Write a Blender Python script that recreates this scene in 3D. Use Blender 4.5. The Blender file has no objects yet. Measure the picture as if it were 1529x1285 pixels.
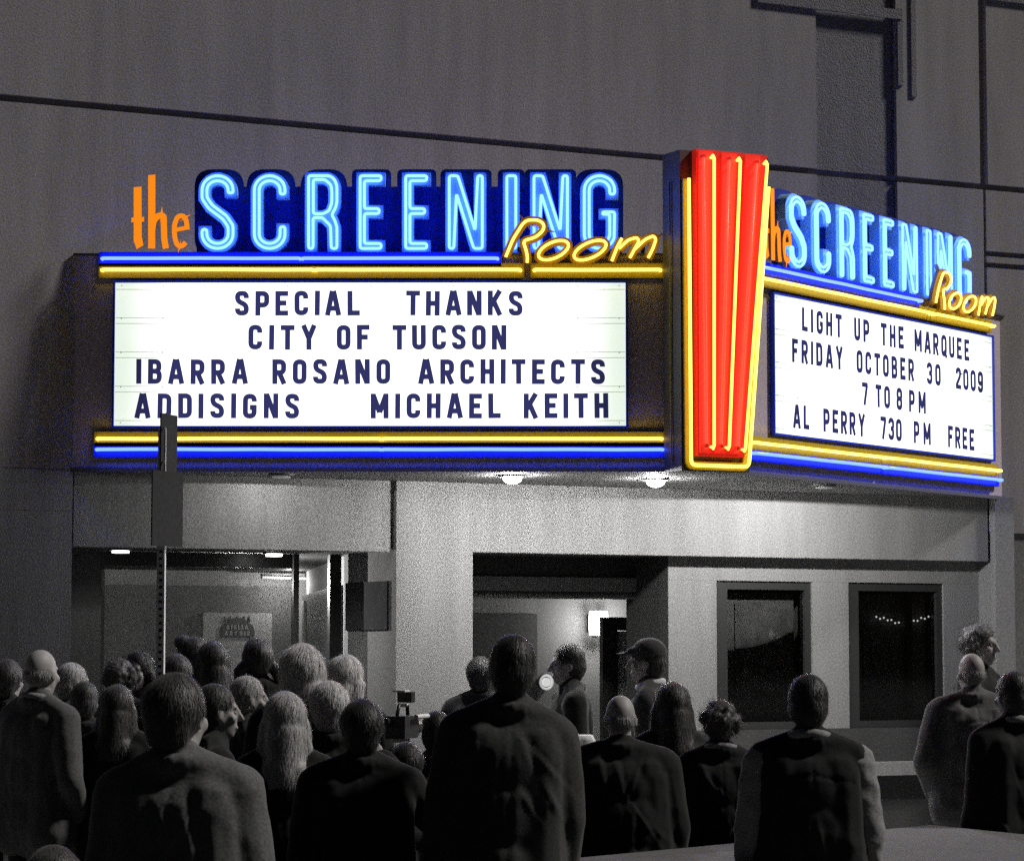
import bpy, bmesh, math, random
from mathutils import Vector, Matrix, noise
from mathutils.geometry import delaunay_2d_cdt
import numpy as np
PI = math.pi
R = math.radians
random.seed(7)
sc = bpy.context.scene
C = sc.collection

# ------------------------------------------------------------------ camera, light, exposure
FPX = 4262.0                                    # focal length in photograph pixels (1529 wide)
PITCH = math.atan((974 - 642.5) / FPX)
EYE = 1.72
cam_d = bpy.data.cameras.new('camera')
cam = bpy.data.objects.new('camera', cam_d)
C.objects.link(cam)
cam_d.sensor_width = 36
cam_d.lens = FPX / 1529 * 36
cam_d.clip_end = 600
cam.location = (0, 0, EYE)
cam.rotation_euler = (PI / 2 + PITCH, 0, 0)
sc.camera = cam

world = bpy.data.worlds.new('World')
sc.world = world
world.use_nodes = True
wn = world.node_tree
bg = wn.nodes['Background']
sky = wn.nodes.new('ShaderNodeTexSky')
sky.sky_type = 'NISHITA'
sky.sun_disc = False
sky.sun_elevation = R(43)
sky.sun_rotation = R(83)
wn.links.new(sky.outputs[0], bg.inputs[0])
bg.inputs[1].default_value = 0.0016
street_light_d = bpy.data.lights.new('street_light', 'SUN')
street_light_d.energy = 2.3
street_light_d.angle = R(6)
street_light_d.color = (1.0, 0.97, 0.93)
street_light = bpy.data.objects.new('street_light', street_light_d)
C.objects.link(street_light)
street_light.rotation_euler = (R(47), 0, R(97))          # unseen street lighting from the right, set up as a sun lamp
sc.view_settings.view_transform = 'Standard'
sc.view_settings.look = 'None'
sc.view_settings.exposure = 0
sc.view_settings.gamma = 1
sc.view_settings.use_curve_mapping = False
sc.cycles.use_denoising = False             # the photograph is a grainy high-sensitivity night shot
sc.cycles.max_bounces = 6
sc.cycles.diffuse_bounces = 3
sc.cycles.caustics_reflective = False
sc.cycles.caustics_refractive = False
sc.cycles.sample_clamp_indirect = 3.0
sc.cycles.sample_clamp_direct = 40.0

# ------------------------------------------------------------------ frames: where rays of the survey meet the planes of the place
def ray(px, py):
    cx = (px - 764.5) / FPX
    cy = (642.5 - py) / FPX
    return Vector((cx, math.cos(PITCH) - cy * math.sin(PITCH), math.sin(PITCH) + cy * math.cos(PITCH)))

def on_y(px, Y, py=640):
    d = ray(px, py)
    return Vector((d.x * Y / d.y, Y, EYE + d.z * Y / d.y))

class Frame:
    def __init__(self, o, ang):
        self.o = Vector((o[0], o[1], 0)); self.a = ang
        self.M = Matrix.Translation(self.o) @ Matrix.Rotation(ang, 4, 'Z')
    def at(self, px, py, y=0.0):
        n = Vector((-math.sin(self.a), math.cos(self.a), 0))
        d = ray(px, py)
        t = (y + self.o.dot(n)) / d.dot(n)
        P = Vector((0, 0, EYE)) + d * t
        q = self.M.inverted() @ P
        return q.x, q.z
FA = R(27.1)
P0 = on_y(110, 17.8); AP = on_y(1068, 17.8)
W = Frame(P0, FA)                # facade of the cinema
L = Frame(AP, 0)                 # left face of the marquee
RT = Frame(AP, 2 * FA)           # right face of the marquee
PY = Frame(AP, FA)               # pylon

# ------------------------------------------------------------------ materials
MATS = {}
def sheen(m, w, r, tint=1.0):
    b = m.node_tree.nodes['Principled BSDF']; b.inputs['Sheen Weight'].default_value = w; b.inputs['Sheen Roughness'].default_value = r; b.inputs['Sheen Tint'].default_value = (tint, tint, tint, 1); return m
def mat(name, col, rough=0.7, nscale=0, namp=0.25, bump=0.0, bscale=40, metal=0.0, emit=None, estr=1.0, spec=0.5, trans=0, alpha=None, stretch=None):
    m = bpy.data.materials.new(name); m.use_nodes = True
    nt = m.node_tree; b = nt.nodes['Principled BSDF']
    b.inputs['Base Color'].default_value = (*col, 1)
    b.inputs['Roughness'].default_value = rough
    b.inputs['Metallic'].default_value = metal
    b.inputs['Specular IOR Level'].default_value = spec
    if trans:
        b.inputs['Transmission Weight'].default_value = trans
    tc = None
    if nscale or bump:
        tc = nt.nodes.new('ShaderNodeTexCoord')
        mp = nt.nodes.new('ShaderNodeMapping')
        if stretch: mp.inputs['Scale'].default_value = stretch
        nt.links.new(tc.outputs['Object'], mp.inputs[0])
    if nscale:
        n1 = nt.nodes.new('ShaderNodeTexNoise'); n1.inputs['Scale'].default_value = nscale; n1.inputs['Detail'].default_value = 6
        n2 = nt.nodes.new('ShaderNodeTexNoise'); n2.inputs['Scale'].default_value = nscale * 0.06; n2.inputs['Detail'].default_value = 4
        nt.links.new(mp.outputs[0], n1.inputs['Vector']); nt.links.new(mp.outputs[0], n2.inputs['Vector'])
        ad = nt.nodes.new('ShaderNodeMath'); ad.operation = 'ADD'
        # long faint run-off streaks replace most of the cloudy variation
        mp2 = nt.nodes.new('ShaderNodeMapping'); mp2.inputs['Scale'].default_value = (1.6, 1.6, 0.22)
        nt.links.new(tc.outputs['Object'], mp2.inputs[0]); nt.links.new(mp2.outputs[0], n2.inputs['Vector'])
        n2.inputs['Scale'].default_value = nscale * 0.05
        sf = nt.nodes.new('ShaderNodeMath'); sf.operation = 'MULTIPLY_ADD'; sf.inputs[1].default_value = 0.45; sf.inputs[2].default_value = 0.275
        nt.links.new(n2.outputs[0], sf.inputs[0])
        nt.links.new(n1.outputs[0], ad.inputs[0]); nt.links.new(sf.outputs[0], ad.inputs[1])
        mr = nt.nodes.new('ShaderNodeMapRange')
        mr.inputs[1].default_value = 0.6; mr.inputs[2].default_value = 1.4
        mr.inputs[3].default_value = 1 - namp; mr.inputs[4].default_value = 1 + namp
        nt.links.new(ad.outputs[0], mr.inputs[0])
        mx = nt.nodes.new('ShaderNodeMix'); mx.data_type = 'RGBA'; mx.blend_type = 'MULTIPLY'
        mx.inputs[0].default_value = 1
        mx.inputs[6].default_value = (*col, 1)
        nt.links.new(mr.outputs[0], mx.inputs[7])
        nt.links.new(mx.outputs[2], b.inputs['Base Color'])
    if bump:
        n3 = nt.nodes.new('ShaderNodeTexNoise'); n3.inputs['Scale'].default_value = bscale; n3.inputs['Detail'].default_value = 5
        nt.links.new(mp.outputs[0], n3.inputs['Vector'])
        bp = nt.nodes.new('ShaderNodeBump'); bp.inputs['Strength'].default_value = bump; bp.inputs['Distance'].default_value = 0.02
        nt.links.new(n3.outputs[0], bp.inputs['Height']); nt.links.new(bp.outputs[0], b.inputs['Normal'])
    if emit:
        b.inputs['Emission Color'].default_value = (*emit, 1)
        b.inputs['Emission Strength'].default_value = estr
    MATS[name] = m
    return m

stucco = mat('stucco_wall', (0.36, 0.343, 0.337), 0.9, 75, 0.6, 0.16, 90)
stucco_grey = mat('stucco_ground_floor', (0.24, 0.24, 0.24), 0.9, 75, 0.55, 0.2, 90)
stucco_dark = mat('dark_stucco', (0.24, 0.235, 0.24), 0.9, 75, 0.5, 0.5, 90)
black_joint = mat('joint_recess', (0.34, 0.33, 0.33), 0.9, 60, 0.3)
dark_tile = mat('dark_cladding', (0.05, 0.05, 0.05), 0.6, 70, 0.5, 0.2, 60)
dark_metal = mat('dark_window_metal', (0.035, 0.035, 0.035), 0.4, 50, 0.3)
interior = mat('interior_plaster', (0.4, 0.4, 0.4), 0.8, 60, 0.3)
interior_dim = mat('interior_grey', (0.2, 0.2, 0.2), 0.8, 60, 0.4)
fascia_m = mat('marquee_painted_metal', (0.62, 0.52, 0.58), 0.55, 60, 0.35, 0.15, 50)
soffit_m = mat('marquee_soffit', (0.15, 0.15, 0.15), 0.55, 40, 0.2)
pylon_m = mat('pylon_grey_metal', (0.11, 0.105, 0.11), 0.5, 60, 0.3)
white_panel_dull = mat('ledge_grey', (0.12, 0.12, 0.12), 0.85, 80, 0.5, 0.3, 60)
concrete = mat('concrete_paving', (0.28, 0.28, 0.28), 0.9, 60, 0.35, 0.4, 50)
asphalt = mat('asphalt', (0.05, 0.05, 0.05), 0.9, 90, 0.4, 0.6, 120)
blue_paint = mat('deep_blue_enamel', (0.012, 0.05, 0.80), 0.5, 30, 0.15)
halo_sheet_m = mat('blue_halo_sheet', (0.008, 0.032, 0.42), 0.6, 30, 0.15)  # blue glow round the letters put into a sheet's colour
sky_paint = mat('pale_blue_enamel', (0.36, 0.70, 0.90), 0.4, 30, 0.08)
gold_paint = mat('gold_enamel', (0.50, 0.38, 0.02), 0.4, 30, 0.15)
gold_dark = mat('dull_gold_enamel', (0.40, 0.22, 0.04), 0.5, 30, 0.15)
red_glow = mat('red_acrylic_glow', (0.85, 0.045, 0.03), 0.4, 20, 0.08, emit=(1, .035, .02), estr=.26)  # neon light on the red put in as its own glow
red_flute = mat('red_flute_glow', (0.85, 0.045, 0.03), 0.4, 20, 0.08, emit=(1, .04, .025), estr=.52)  # same red with more of the neon glow put in
tube_blue = mat('blue_neon', (0.1, 0.1, 0.1), 0.3, emit=(0.042, 0.085, 1.0), estr=7.5)
tube_cyan = mat('cyan_neon', (0.1, 0.1, 0.1), 0.3, emit=(0.06, 0.14, 1.0), estr=7.5)
tube_halo = mat('added_rear_neon', (0.1, 0.1, 0.1), 0.3, emit=(0.16, 0.22, 1.0), estr=2.6)  # for hidden tubes added to wash the wall blue
tube_yellow = mat('yellow_neon', (0.1, 0.1, 0.1), 0.3, emit=(1.0, 0.70, 0.09), estr=3.0)
tube_red = mat('red_neon', (0.1, 0.1, 0.1), 0.3, emit=(1.0, 0.012, 0.008), estr=6.0)
orange_face = mat('orange_acrylic', (0.6, 0.2, 0.02), 0.4, 60, 0.15, emit=(1.0, 0.27, 0.008), estr=0.95)
glass_end = mat('black_electrode', (0.02, 0.02, 0.02), 0.5)
lamp_glow = mat('lamp_lens', (0.8, 0.8, 0.8), 0.4, emit=(1, 0.98, 0.96), estr=14)
lamp_soft = mat('frosted_lamp', (0.8, 0.8, 0.8), 0.5, emit=(1, 1, 1), estr=0.38)
lens_hot = mat('downlight_lens', (0.8, 0.8, 0.8), 0.4, emit=(1, 0.985, 0.965), estr=700)
lens_dim = mat('recessed_lens', (0.5, 0.5, 0.5), 0.5, emit=(1, 1, 1), estr=.12)
sconce_m = mat('sconce_glass', (0.8, 0.8, 0.8), 0.4, emit=(1, 0.99, 0.97), estr=4.5)
bulb_m = mat('small_bulb', (0.8, 0.8, 0.8), 0.4, emit=(1, 1, 1), estr=0.9)
galv = mat('galvanised_steel', (0.75, 0.75, 0.75), 0.6, 60, 0.3, metal=0.0)
plate_m = mat('dark_sign_plate', (0.06, 0.06, 0.062), 0.95, 40, 0.3, spec=0.05)
paper = mat('poster_paper', (0.5, 0.5, 0.5), 0.7, 25, 0.25)
paper_dark = mat('poster_print', (0.2, 0.2, 0.2), 0.7, 9, 0.6)
print_dark = mat('print_grey', (0.13, 0.13, 0.13), 0.7)
print_light = mat('print_pale', (0.55, 0.55, 0.55), 0.7)
cloth_white = mat('white_table_cloth', (0.62, 0.62, 0.62), 0.9, 60, 0.2, 0.2)
skin = mat('skin', (0.36, 0.34, 0.33), 0.55, 30, 0.15, spec=0.35)
eye_m = mat('eye', (0.2, 0.2, 0.2), 0.3)
rubber = mat('black_plastic', (0.02, 0.02, 0.02), 0.4)
def hairm(name, v): return sheen(mat(name, (v, v * 0.98, v * 0.96), 0.48, 140, 0.5, 0.25, 160, spec=0.5, stretch=(1, 1, 0.12)), .08 + v, .45)
H_BLACK = hairm('black_hair', 0.022); H_DARK = hairm('dark_brown_hair', 0.05); H_GREY = hairm('grey_hair', 0.27); H_BLOND = hairm('blond_hair', 0.62); H_LIGHT = hairm('ash_blond_hair', 0.42)
def clothm(name, v): return sheen(mat(name, (v, v, v), 0.9, 110, 0.6, 0.07, 90, spec=0.1), .2, .4)
CL_BLACK = clothm('black_cloth', 0.024); CL_DARK = clothm('charcoal_cloth', 0.055); CL_GREY = clothm('grey_cloth', 0.11); CL_MID = clothm('mid_grey_cloth', 0.13); CL_LIGHT = clothm('pale_shirt_cloth', 0.27); CL_WHITE = clothm('white_collar_cloth', 0.6)

def panel_material():
    m = bpy.data.materials.new('lit_white_acrylic'); m.use_nodes = True
    nt = m.node_tree; b = nt.nodes['Principled BSDF']
    b.inputs['Base Color'].default_value = (0.7, 0.7, 0.68, 1); b.inputs['Roughness'].default_value = 0.35
    # fluorescent tubes inside the box end short of its left and right edges
    tc = nt.nodes.new('ShaderNodeTexCoord'); sp = nt.nodes.new('ShaderNodeSeparateXYZ')
    nt.links.new(tc.outputs['Generated'], sp.inputs[0])
    s = nt.nodes.new('ShaderNodeMath'); s.operation = 'SUBTRACT'; s.inputs[1].default_value = 0.5
    nt.links.new(sp.outputs[0], s.inputs[0])
    a = nt.nodes.new('ShaderNodeMath'); a.operation = 'ABSOLUTE'; nt.links.new(s.outputs[0], a.inputs[0])
    mr = nt.nodes.new('ShaderNodeMapRange'); mr.interpolation_type = 'SMOOTHSTEP'
    mr.inputs[1].default_value = 0.5; mr.inputs[2].default_value = 0.38; mr.inputs[3].default_value = 0.0; mr.inputs[4].default_value = 1.0
    nt.links.new(a.outputs[0], mr.inputs[0])
    n = nt.nodes.new('ShaderNodeTexNoise'); n.inputs['Scale'].default_value = 2.2; n.inputs['Detail'].default_value = 3
    nt.links.new(tc.outputs['Object'], n.inputs['Vector'])
    mm = nt.nodes.new('ShaderNodeMath'); mm.operation = 'MULTIPLY_ADD'; mm.inputs[1].default_value = 0.5; mm.inputs[2].default_value = -0.25
    nt.links.new(n.outputs[0], mm.inputs[0])
    ad = nt.nodes.new('ShaderNodeMath'); ad.operation = 'ADD'; ad.use_clamp = True
    nt.links.new(mr.outputs[0], ad.inputs[0]); nt.links.new(mm.outputs[0], ad.inputs[1])
    cr = nt.nodes.new('ShaderNodeMix'); cr.data_type = 'RGBA'
    cr.inputs[6].default_value = (0.78, 0.88, 0.76, 1); cr.inputs[7].default_value = (1.65, 1.70, 1.66, 1)
    pw = nt.nodes.new('ShaderNodeMath'); pw.operation = 'POWER'; pw.inputs[1].default_value = 1.3
    nt.links.new(ad.outputs[0], pw.inputs[0]); nt.links.new(pw.outputs[0], cr.inputs[0])
    nt.links.new(cr.outputs[2], b.inputs['Emission Color']); b.inputs['Emission Strength'].default_value = 1.0
    return m
panel_m = panel_material()
def translucent(name, col):
    m = bpy.data.materials.new(name); m.use_nodes = True
    nt = m.node_tree; nt.nodes.remove(nt.nodes['Principled BSDF'])
    t = nt.nodes.new('ShaderNodeBsdfTranslucent'); t.inputs[0].default_value = (*col, 1)
    d = nt.nodes.new('ShaderNodeBsdfDiffuse'); d.inputs[0].default_value = (*[c * .5 for c in col], 1)
    mx = nt.nodes.new('ShaderNodeMixShader'); mx.inputs[0].default_value = 0.25
    nt.links.new(t.outputs[0], mx.inputs[1]); nt.links.new(d.outputs[0], mx.inputs[2])
    nt.links.new(mx.outputs[0], nt.nodes['Material Output'].inputs[0])
    return m
letter_m = translucent('navy_letter_acrylic', (0.026, 0.026, 0.105))
track_m = translucent('clear_letter_track', (0.93, 0.95, 0.93))
def glass_material():
    m = bpy.data.materials.new('window_glass'); m.use_nodes = True
    nt = m.node_tree; nt.nodes.remove(nt.nodes['Principled BSDF'])
    t = nt.nodes.new('ShaderNodeBsdfTransparent'); t.inputs[0].default_value = (0.8, 0.8, 0.8, 1)
    g = nt.nodes.new('ShaderNodeBsdfGlossy'); g.inputs['Roughness'].default_value = 0.04
    f = nt.nodes.new('ShaderNodeFresnel'); f.inputs[0].default_value = 1.5
    mx = nt.nodes.new('ShaderNodeMixShader')
    nt.links.new(f.outputs[0], mx.inputs[0]); nt.links.new(t.outputs[0], mx.inputs[1]); nt.links.new(g.outputs[0], mx.inputs[2])
    nt.links.new(mx.outputs[0], nt.nodes['Material Output'].inputs[0])
    return m
glass_m = glass_material()

# ------------------------------------------------------------------ mesh helpers
def link(name, me, parent=None, matrix=None):
    o = bpy.data.objects.new(name, me); C.objects.link(o)
    if parent: o.parent = parent
    return o
def tag(o, label=None, cat=None, group=None, kind=None):
    if label: o['label'] = label
    if cat: o['category'] = cat
    if group: o['group'] = group
    if kind: o['kind'] = kind
    return o
def thing(name, label, cat, loc=(0, 0, 0), rz=0, group=None):
    o = bpy.data.objects.new(name, None); C.objects.link(o)
    o.location = loc; o.rotation_euler = (0, 0, rz); o.empty_display_size = .2
    return tag(o, label, cat, group)
class MB:
    def __init__(self): self.v = []; self.f = []; self.sm = False
    def add(self, vs, fs):
        k = len(self.v); self.v += [tuple(v) for v in vs]; self.f += [tuple(k + i for i in f) for f in fs]; return self
    def box(self, x0, x1, y0, y1, z0, z1, M=None):
        vs = [Vector(p) for p in ((x0, y0, z0), (x1, y0, z0), (x1, y1, z0), (x0, y1, z0), (x0, y0, z1), (x1, y0, z1), (x1, y1, z1), (x0, y1, z1))]
        if M: vs = [M @ v for v in vs]
        return self.add(vs, [(0, 3, 2, 1), (4, 5, 6, 7), (0, 1, 5, 4), (1, 2, 6, 5), (2, 3, 7, 6), (3, 0, 4, 7)])
    def prism(self, pts, y0, y1):                # polygon in x,z extruded along y
        n = len(pts)
        vs = [(x, y0, z) for x, z in pts] + [(x, y1, z) for x, z in pts]
        return self.add(vs, [tuple(range(n)), tuple(range(2 * n - 1, n - 1, -1))] + [(i, i + n, (i + 1) % n + n, (i + 1) % n) for i in range(n)])
    def plan(self, pts, z0, z1):                 # polygon in x,y extruded along z
        n = len(pts)
        vs = [(x, y, z0) for x, y in pts] + [(x, y, z1) for x, y in pts]
        return self.add(vs, [tuple(range(n - 1, -1, -1)), tuple(range(n, 2 * n))] + [(i, (i + 1) % n, (i + 1) % n + n, i + n) for i in range(n)])
    def cyl(self, c, r, axis, h, n=16, r2=None):
        axis = Vector(axis).normalized(); a = axis.orthogonal().normalized(); b = axis.cross(a); c = Vector(c)
        r2 = r if r2 is None else r2
        vs = [c + (a * math.cos(t) + b * math.sin(t)) * r for t in [2 * PI * i / n for i in range(n)]]
        vs += [c + axis * h + (a * math.cos(t) + b * math.sin(t)) * r2 for t in [2 * PI * i / n for i in range(n)]]
        return self.add(vs, [tuple(range(n - 1, -1, -1)), tuple(range(n, 2 * n))] + [(i, (i + 1) % n, (i + 1) % n + n, i + n) for i in range(n)])
    def sph(self, c, r, n=12, m=8):
        if not hasattr(r, '__len__'): r = (r, r, r)
        vs = []; fs = []
        for j in range(1, m):
            t = PI * j / m
            for i in range(n):
                p = 2 * PI * i / n
                vs.append((c[0] + r[0] * math.sin(t) * math.cos(p), c[1] + r[1] * math.sin(t) * math.sin(p), c[2] + r[2] * math.cos(t)))
        top = len(vs); vs.append((c[0], c[1], c[2] + r[2])); bot = top + 1; vs.append((c[0], c[1], c[2] - r[2]))
        for j in range(m - 2):
            for i in range(n):
                a = j * n + i; b = j * n + (i + 1) % n
                fs.append((a, a + n, b + n, b))
        for i in range(n):
            fs.append((top, i, (i + 1) % n)); a = (m - 2) * n
            fs.append((bot, a + (i + 1) % n, a + i))
        return self.add(vs, fs)
    def cap(self, p, q, r1, r2, n=10):
        p = Vector(p); q = Vector(q)
        self.sph(p, r1, n, 6); self.sph(q, r2, n, 6)
        return self.cyl(p, r1, q - p, (q - p).length, n, r2)
    def chain(self, pts, n=10):                  # [(x,y,z,r), ...]
        for a, b in zip(pts, pts[1:]): self.cap(a[:3], b[:3], a[3], b[3], n)
        return self
    def tube(self, pts, r, closed=False, n=8, up=(0, 1, 0)):
        P = [Vector(p) for p in pts]; m = len(P); up = Vector(up)
        vs = []
        for i in range(m):
            a = P[(i - 1) % m] if (closed or i) else P[i]
            b = P[(i + 1) % m] if (closed or i < m - 1) else P[i]
            t = (b - a).normalized()
            u = up if abs(t.dot(up)) < 0.95 else Vector((0, 0, 1))
            s = t.cross(u).normalized(); w = s.cross(t).normalized()
            vs += [P[i] + (s * math.cos(q) + w * math.sin(q)) * r for q in [2 * PI * k / n for k in range(n)]]
        fs = []
        for i in range(m if closed else m - 1):
            for k in range(n):
                a = i * n + k; b = i * n + (k + 1) % n; j = (i + 1) % m
                fs.append((a, b, j * n + (k + 1) % n, j * n + k))
        if not closed: fs += [tuple(range(n - 1, -1, -1)), tuple(range((m - 1) * n, m * n))]
        return self.add(vs, fs)
    def mesh(self, name, m, smooth=False):
        me = bpy.data.meshes.new(name); me.from_pydata(self.v, [], self.f); me.materials.append(m)
        if smooth: me.polygons.foreach_set('use_smooth', [True] * len(me.polygons))
        me.update(); return me
    def build(self, name, m, parent=None, smooth=False):
        return link(name, self.mesh(name, m, smooth), parent)

def in_poly(p, poly):
    c = False; n = len(poly)
    for i in range(n):
        a = poly[i]; b = poly[(i + 1) % n]
        if (a[1] > p.y) != (b[1] > p.y) and p.x < (b[0] - a[0]) * (p.y - a[1]) / (b[1] - a[1]) + a[0]: c = not c
    return c
def union2d(polys):
    vs = []; fs = []
    for p in polys:
        k = len(vs); q = [Vector(c) for c in p]
        area = sum(q[i].x * q[(i + 1) % len(q)].y - q[(i + 1) % len(q)].x * q[i].y for i in range(len(q)))
        if area < 0: q.reverse()
        vs += q; fs.append(list(range(k, k + len(q))))
    ov, oe, of, *_ = delaunay_2d_cdt(vs, [], fs, 0, 1e-6)
    keep = []
    for f in of:
        c = sum((ov[i] for i in f), Vector((0, 0))) / len(f)
        if any(in_poly(c, p) for p in polys): keep.append(f)
    return ov, keep
def flat_shape(mb, polys, y0, y1, holes=None):
    ov, of = union2d(polys)
    if holes:
        vs = [Vector(c) for p in polys + holes for c in p]; fs = []; k = 0
        ed = []
        for p in polys + holes:
            ed += [(k + i, k + (i + 1) % len(p)) for i in range(len(p))]; k += len(p)
        ov, oe, of, *_ = delaunay_2d_cdt(vs, ed, [], 0, 1e-6)
        keep = []
        for f in of:
            c = sum((ov[i] for i in f), Vector((0, 0))) / len(f)
            if any(in_poly(c, p) for p in polys) and not any(in_poly(c, h) for h in holes): keep.append(f)
        of = keep
    n = len(ov); cnt = {}
    for f in of:
        for i in range(len(f)):
            e = (f[i], f[(i + 1) % len(f)]); cnt[e] = 1
    sides = [(a, b) for (a, b) in cnt if (b, a) not in cnt]
    vs = [(v.x, y0, v.y) for v in ov]; fs = [tuple(f) for f in of]
    if y1 is not None:
        vs += [(v.x, y1, v.y) for v in ov]
        fs += [tuple(i + n for i in reversed(f)) for f in of] + [(a, a + n, b + n, b) for a, b in sides]
    return mb.add(vs, fs)
def rounded(pts, r, closed=False, n=5):
    out = []; m = len(pts)
    for i in range(m):
        p = Vector(pts[i])
        if not closed and i in (0, m - 1): out.append(tuple(p)); continue
        a = Vector(pts[i - 1]); b = Vector(pts[(i + 1) % m])
        u = a - p; v = b - p
        ra = min(r, u.length * (0.5 if (closed or 0 < i - 1) else 0.98), v.length * (0.5 if (closed or i + 1 < m - 1) else 0.98))
        u.normalize(); v.normalize()
        if abs(u.dot(v)) > 0.999: out.append(tuple(p)); continue
        s = p + u * ra; e = p + v * ra
        for k in range(n + 1):
            t = k / n
            out.append(tuple(s * (1 - t) ** 2 + p * 2 * t * (1 - t) + e * t * t))
    return out
def ribbon(pts, h, closed=False):
    P = [Vector(p) for p in pts]; m = len(P)
    if closed and (P[0] - P[-1]).length < 1e-6: P.pop(); m -= 1
    l = []; r = []
    for i in range(m):
        a = P[(i - 1) % m] if (closed or i) else None
        b = P[(i + 1) % m] if (closed or i < m - 1) else None
        t1 = (P[i] - a).normalized() if a is not None else None
        t2 = (b - P[i]).normalized() if b is not None else None
        if t1 is None: t1 = t2
        if t2 is None: t2 = t1
        n1 = Vector((-t1.y, t1.x)); n2 = Vector((-t2.y, t2.x)); nn = (n1 + n2).normalized()
        k = h / max(0.35, nn.dot(n1))
        l.append(P[i] + nn * k); r.append(P[i] - nn * k)
    if closed:      # split into quads so the union keeps the counter open
        return [[tuple(l[i]), tuple(l[(i + 1) % m]), tuple(r[(i + 1) % m]), tuple(r[i])] for i in range(m)]
    return [[tuple(l[i]), tuple(l[i + 1]), tuple(r[i + 1]), tuple(r[i])] for i in range(m - 1)]
def offset_poly(pts, d):
    P = [Vector(p) for p in pts]; m = len(P); out = []
    area = sum(P[i].x * P[(i + 1) % m].y - P[(i + 1) % m].x * P[i].y for i in range(m))
    s = 1 if area > 0 else -1
    for i in range(m):
        t1 = (P[i] - P[i - 1]).normalized(); t2 = (P[(i + 1) % m] - P[i]).normalized()
        n1 = Vector((t1.y, -t1.x)) * s; n2 = Vector((t2.y, -t2.x)) * s; nn = (n1 + n2)
        if nn.length < 1e-6: nn = n1
        nn.normalize(); out.append(tuple(P[i] + nn * (d / max(0.4, nn.dot(n1)))))
    return out

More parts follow.
